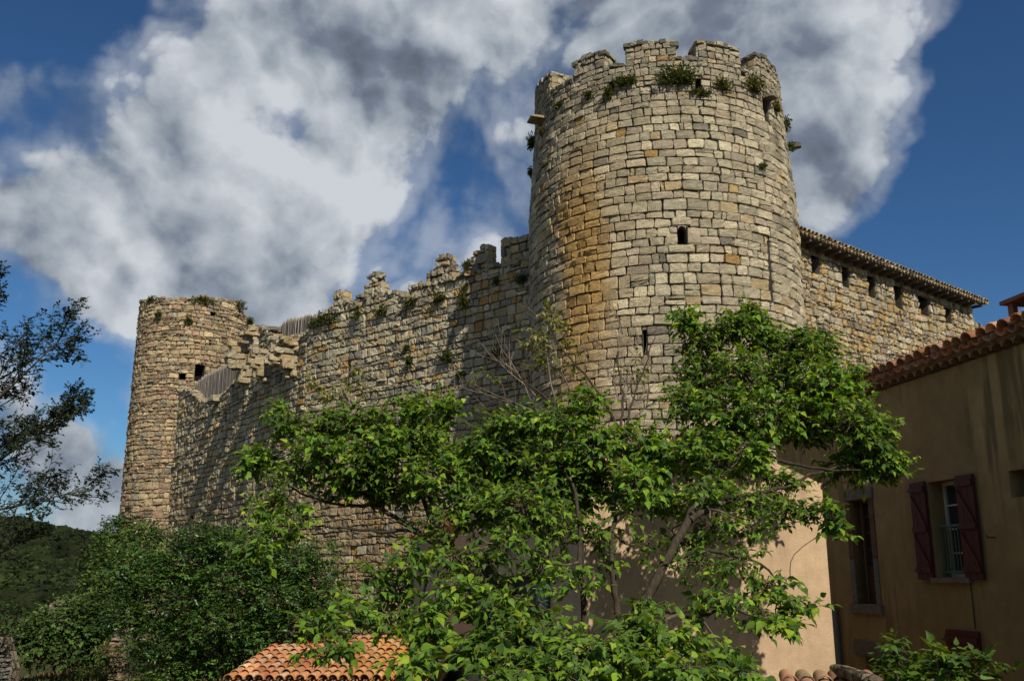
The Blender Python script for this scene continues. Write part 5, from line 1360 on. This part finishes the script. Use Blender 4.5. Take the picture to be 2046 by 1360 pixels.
# ------------------------------------------------------------------ plants rooted in the masonry
def tuft(surf, hit, px, py, rx, ry, label, dry=.2, n=60, seed=0, out=.35, leafy=True, grp='weeds growing out of the castle masonry', scale=1.0):
    r = np.random.default_rng(seed + 500); s0, t0 = hit(px, py)
    c = surf([s0], [t0], [.02])[0]; nrm = surf([s0], [t0], [1.])[0] - surf([s0], [t0], [0.])[0]; e = np.cross([0, 0, 1.], nrm)
    Y = math.hypot(c[0], c[1]); wx = rx * 1.2 * Y / F; wz = ry * 1.2 * Y / F
    lv = MB(); ns = int(n * 1.5)
    base = c + e * r.normal(0, .38, (ns, 1)) * wx - np.array([0, 0, 1.]) * wz * .25
    tip = base + nrm * r.uniform(.1, 1, (ns, 1)) * out * wz * 2 + e * r.normal(0, .5, (ns, 1)) * wx + np.array([0, 0, 1.]) * r.uniform(-.3, 1.15, (ns, 1)) * wz
    root = thing('wall_plant', label, 'weed', tuple(c), grp)
    for b, t in zip(base[::2], tip[::2]): tube(lv, [b, (b + t) / 2 + np.array([0, 0, .03]), t], [.006, .004, .002], 3, (.09, .09, .03))
    k = 7; f = r.uniform(.25, 1.05, (ns, k, 1)); P = (base[:, None] * (1 - f) + tip[:, None] * f).reshape(-1, 3) + r.normal(0, .02, (ns * k, 3))
    D = unit(np.repeat(unit(tip - base), k, 0) + r.normal(0, .7, (ns * k, 3)))
    cols = [(.050, .085, .016), (.035, .060, .014), (.080, .105, .030), (.16, .13, .05)]
    leaves(lv, P, D, unit(r.normal(0, .5, P.shape) + [0, 0, 1.]), r.uniform(.05, .10, len(P)) * scale * (Y / 26) ** .5, leafcol(r, len(P), cols, [.45, .25, .2, dry]), False, .3, r, 1.3)
    lv.build('foliage', M['leaf_dry'], root)
TU = [
 (tsurf, thit, 1354, 158, 34, 26, 'largest bushy green plant hanging under the middle battlements of the big tower', .1, 150),
 (tsurf, thit, 1251, 165, 20, 16, 'green tuft under the crenel left of the middle merlon', .2, 60),
 (tsurf, thit, 1178, 192, 9, 8, 'small weed left of the tower battlements below a crenel', .2, 20),
 (tsurf, thit, 1218, 190, 8, 16, 'narrow dark weed under the small hole near the tower top', .3, 30),
 (tsurf, thit, 1117, 212, 6, 8, 'tiny weed near the left edge of the big tower top', .1, 12),
 (tsurf, thit, 1400, 187, 18, 8, 'low green weed just right of the largest tower plant', .3, 36),
 (tsurf, thit, 1441, 172, 16, 16, 'straggly yellowing plant under the fourth merlon', .5, 40),
 (tsurf, thit, 1503, 172, 20, 22, 'brownish green plant under the rightmost crenel', .5, 70),
 (tsurf, thit, 1547, 215, 8, 14, 'dry reddish weed by the small hole at the tower right', .9, 24),
 (tsurf, thit, 1086, 265, 7, 9, 'yellow green weed below the projecting slab on the tower', .3, 14),
 (tsurf, thit, 1521, 332, 9, 7, 'small weed on the right half of the tower above the slit', .1, 14),
 (tsurf, thit, 1571, 250, 8, 14, 'weed on the right silhouette of the tower above the dark stone', .2, 24),
 (tsurf, thit, 1583, 296, 8, 12, 'weed on the right silhouette under the dark stone', .2, 24),
 (tsurf, thit, 1061, 285, 14, 17, 'bushy weed sticking out from the left silhouette of the big tower', .1, 60),
 (tsurf, thit, 1059, 345, 5, 10, 'sparse weed low on the left silhouette of the big tower', .2, 16),
 (w1, h1, 640, 640, 22, 16, 'weed on the wall top beside the stake fence', .3, 50),
 (w1, h1, 662, 638, 14, 10, 'small weed under the stone pinnacle', .3, 26),
 (w1, h1, 718, 628, 11, 18, 'upright green weed on the wall left of the tall broken merlon', .2, 34),
 (w1, h1, 765, 622, 13, 12, 'weed under the broken two step merlon', .4, 30),
 (w1, h1, 822, 605, 16, 9, 'creeping weed on the low gap between merlons', .4, 30),
 (w1, h1, 880, 597, 14, 13, 'pale weed under the wide broken merlon', .4, 30),
 (w1, h1, 934, 575, 9, 9, 'yellow weed beneath the merlon next to the high block', .6, 20),
 (w1, h1, 932, 605, 9, 20, 'long trailing yellow green weed on the sunlit wall', .5, 40),
 (w1, h1, 935, 530, 10, 9, 'seedy weed on the merlon nearest the high block', .4, 26),
 (w1, h1, 993, 563, 8, 9, 'dark weed in the shaded wall below the high block', .1, 18),
 (w1, h1, 1045, 560, 14, 12, 'dark weed where the wall meets the big tower', .1, 36),
 (w1, h1, 895, 712, 14, 12, 'green weed in the middle of the sunlit wall face', .1, 40),
 (w1, h1, 815, 697, 7, 7, 'little weed above the square hole in the wall', .2, 14),
 (w1, h1, 820, 725, 7, 12, 'weed hanging from the square hole in the wall', .1, 22),
 (w1, h1, 992, 710, 18, 10, 'dark weed filling the hole in the shaded wall', .1, 40),
 (w1, h1, 922, 750, 12, 8, 'dark weed low at the edge of the tower shadow', .1, 24),
 (lsurf, lhit, 405, 601, 16, 7, 'grassy weed on the rim of the left tower', .4, 40),
 (lsurf, lhit, 318, 630, 7, 8, 'green weed high on the left tower face', .2, 20),
 (lsurf, lhit, 378, 642, 6, 8, 'weed in a hole of the left tower face', .2, 20),
 (lsurf, lhit, 306, 597, 14, 5, 'thin grass on the left rim of the left tower', .6, 22),
 (lsurf, lhit, 478, 612, 10, 12, 'brown twiggy weed at the broken right rim of the left tower', .9, 30),
 (w2, h2, 503, 646, 14, 9, 'green tuft on the wall between left tower and fence', .2, 40),
]
for i, (a, b, px, py, rx, ry, lab, dry, n) in enumerate(TU): tuft(a, b, px, py, rx, ry, lab, dry, n, i)
bush('ivy_plume', 'tall ivy plume climbing the roofed wall right of the big tower', 'ivy',
     [(1650, 665, 10, 26), (1658, 710, 16, 36), (1665, 755, 20, 34)], lambda y: 28.6, .11, [(.032, .065, .012), (.05, .09, .015)], [.5, .5], 8, seed=15, m='leaf_dry', trunk=False, part='foliage', deep=.5)

# ------------------------------------------------------------------ bottom left: banks, low walls, grasses
def low_wall(name, label, pts, Y, thick, cols, seed, h=.16, w=(.14, .34), zb=0):
    p0, p1 = at(pts[0][0], pts[0][1], Y[0]), at(pts[-1][0], pts[-1][1], Y[1]); d = Vector((p1.x - p0.x, p1.y - p0.y)); L_ = d.length; d.normalize(); n = (d.y, -d.x)
    fr_ = frame_line((p0.x, p0.y), tuple(d), n); pr = interp_prof([(hit_line((p0.x, p0.y), tuple(d), *p)) for p in pts])
    root = thing(name, label, 'wall', (p0.x, p0.y, 0)); mb = MB()
    Q = lay_stones(0, L_, zb, 6, lambda t, r: r.uniform(h * .7, h * 1.3), lambda t, r: r.uniform(*w), pr, [], wob=.03, seed=seed)
    stones_mesh(mb, Q, fr_, lambda s, t, r: palette(r, len(s), cols, [1] * len(cols)), gap=.02, bulge=.05, rough=.014, dvar=.03, seed=seed, recess=.1)
    core_mesh(mb, fr_, 0, L_, 0, pr, [], thick, step=.3, mat=1, n_out=-.06)
    mb.build('wall_face', [M['stone'], M['core']], root); return root
low_wall('low_wall', 'sloping low stone wall showing above the ivy mound', [(95, 1212), (110, 1204), (168, 1188), (182, 1186)], (40, 42), .5, [(.2, .17, .13), (.16, .13, .10)], 71)
low_wall('drystone_pier', 'pale drystone wall end at the extreme bottom left', [(-60, 1268), (14, 1270), (22, 1330)], (27, 27), .5, [(.2, .19, .17), (.15, .14, .12)], 72, h=.10)
low_wall('ruined_wall', 'sunlit lump of masonry between the ivy and the shrub', [(222, 1268), (230, 1262), (240, 1270), (250, 1300)], (29, 29), .6, [(.22, .16, .11), (.25, .19, .13)], 73)
r = np.random.default_rng(81)
mb = MB(); N = 9000
X = r.uniform(-15, -5, N); Yg = r.uniform(22, 36, N); k = (r.random(N) < .75)
P = np.stack([X, Yg, np.zeros(N)], -1); D = unit(np.stack([r.normal(0, .35, N), r.normal(0, .35, N), np.ones(N)], -1))
leaves(mb, P, D, unit(r.normal(0, 1, (N, 3)) * [1, 1, 0] + [0, -.3, 0]), r.uniform(.12, .34, N), leafcol(r, N, [(.050, .065, .016), (.08, .08, .025), (.12, .10, .045)], [.5, .3, .2]), False, .4, r, .35)
tag(mb.build('grass', M['leaf_dry']), 'rough grass on the bank at the bottom left', 'grass', kind='stuff')
mb = MB(); N = 2600; X = r.uniform(-16, -6, N); Yg = r.uniform(24, 36, N)
lumps(mb, np.stack([X, Yg, np.full(N, .01)], -1), r.uniform(.04, .16, (N, 3)) * [1, 1, .6], palette(r, N, [(.14, .10, .06), (.20, .15, .09), (.09, .06, .035)], [.4, .3, .3]), rough=.12, seed=3)
tag(mb.build('gravel', M['stone']), 'loose stones on the bare earth at the bottom left', 'stones', kind='stuff')
bush('grass_clump', 'feathery green grass clump with straw coloured heads at the bottom left', 'grass clump',
     [(250, 1340, 42, 26), (215, 1350, 40, 20), (275, 1330, 30, 26), (180, 1355, 40, 14)], lambda y: 23, .13, [(.06, .085, .022), (.085, .10, .03), (.045, .06, .018)], [.4, .3, .3], 9, seed=16, m='leaf_dry', width=.35, up=1.6, trunk=False, part='foliage')
bush('dry_grass_clump', 'straw coloured dry grass clump above the green grass at the bottom left', 'grass clump',
     [(235, 1308, 30, 14), (265, 1312, 26, 14), (212, 1312, 14, 10)], lambda y: 26, .13, [(.24, .19, .10), (.18, .15, .08), (.12, .11, .05)], [.4, .3, .3], 8, seed=17, m='leaf_dry', width=.3, up=1.6, trunk=False, part='foliage')
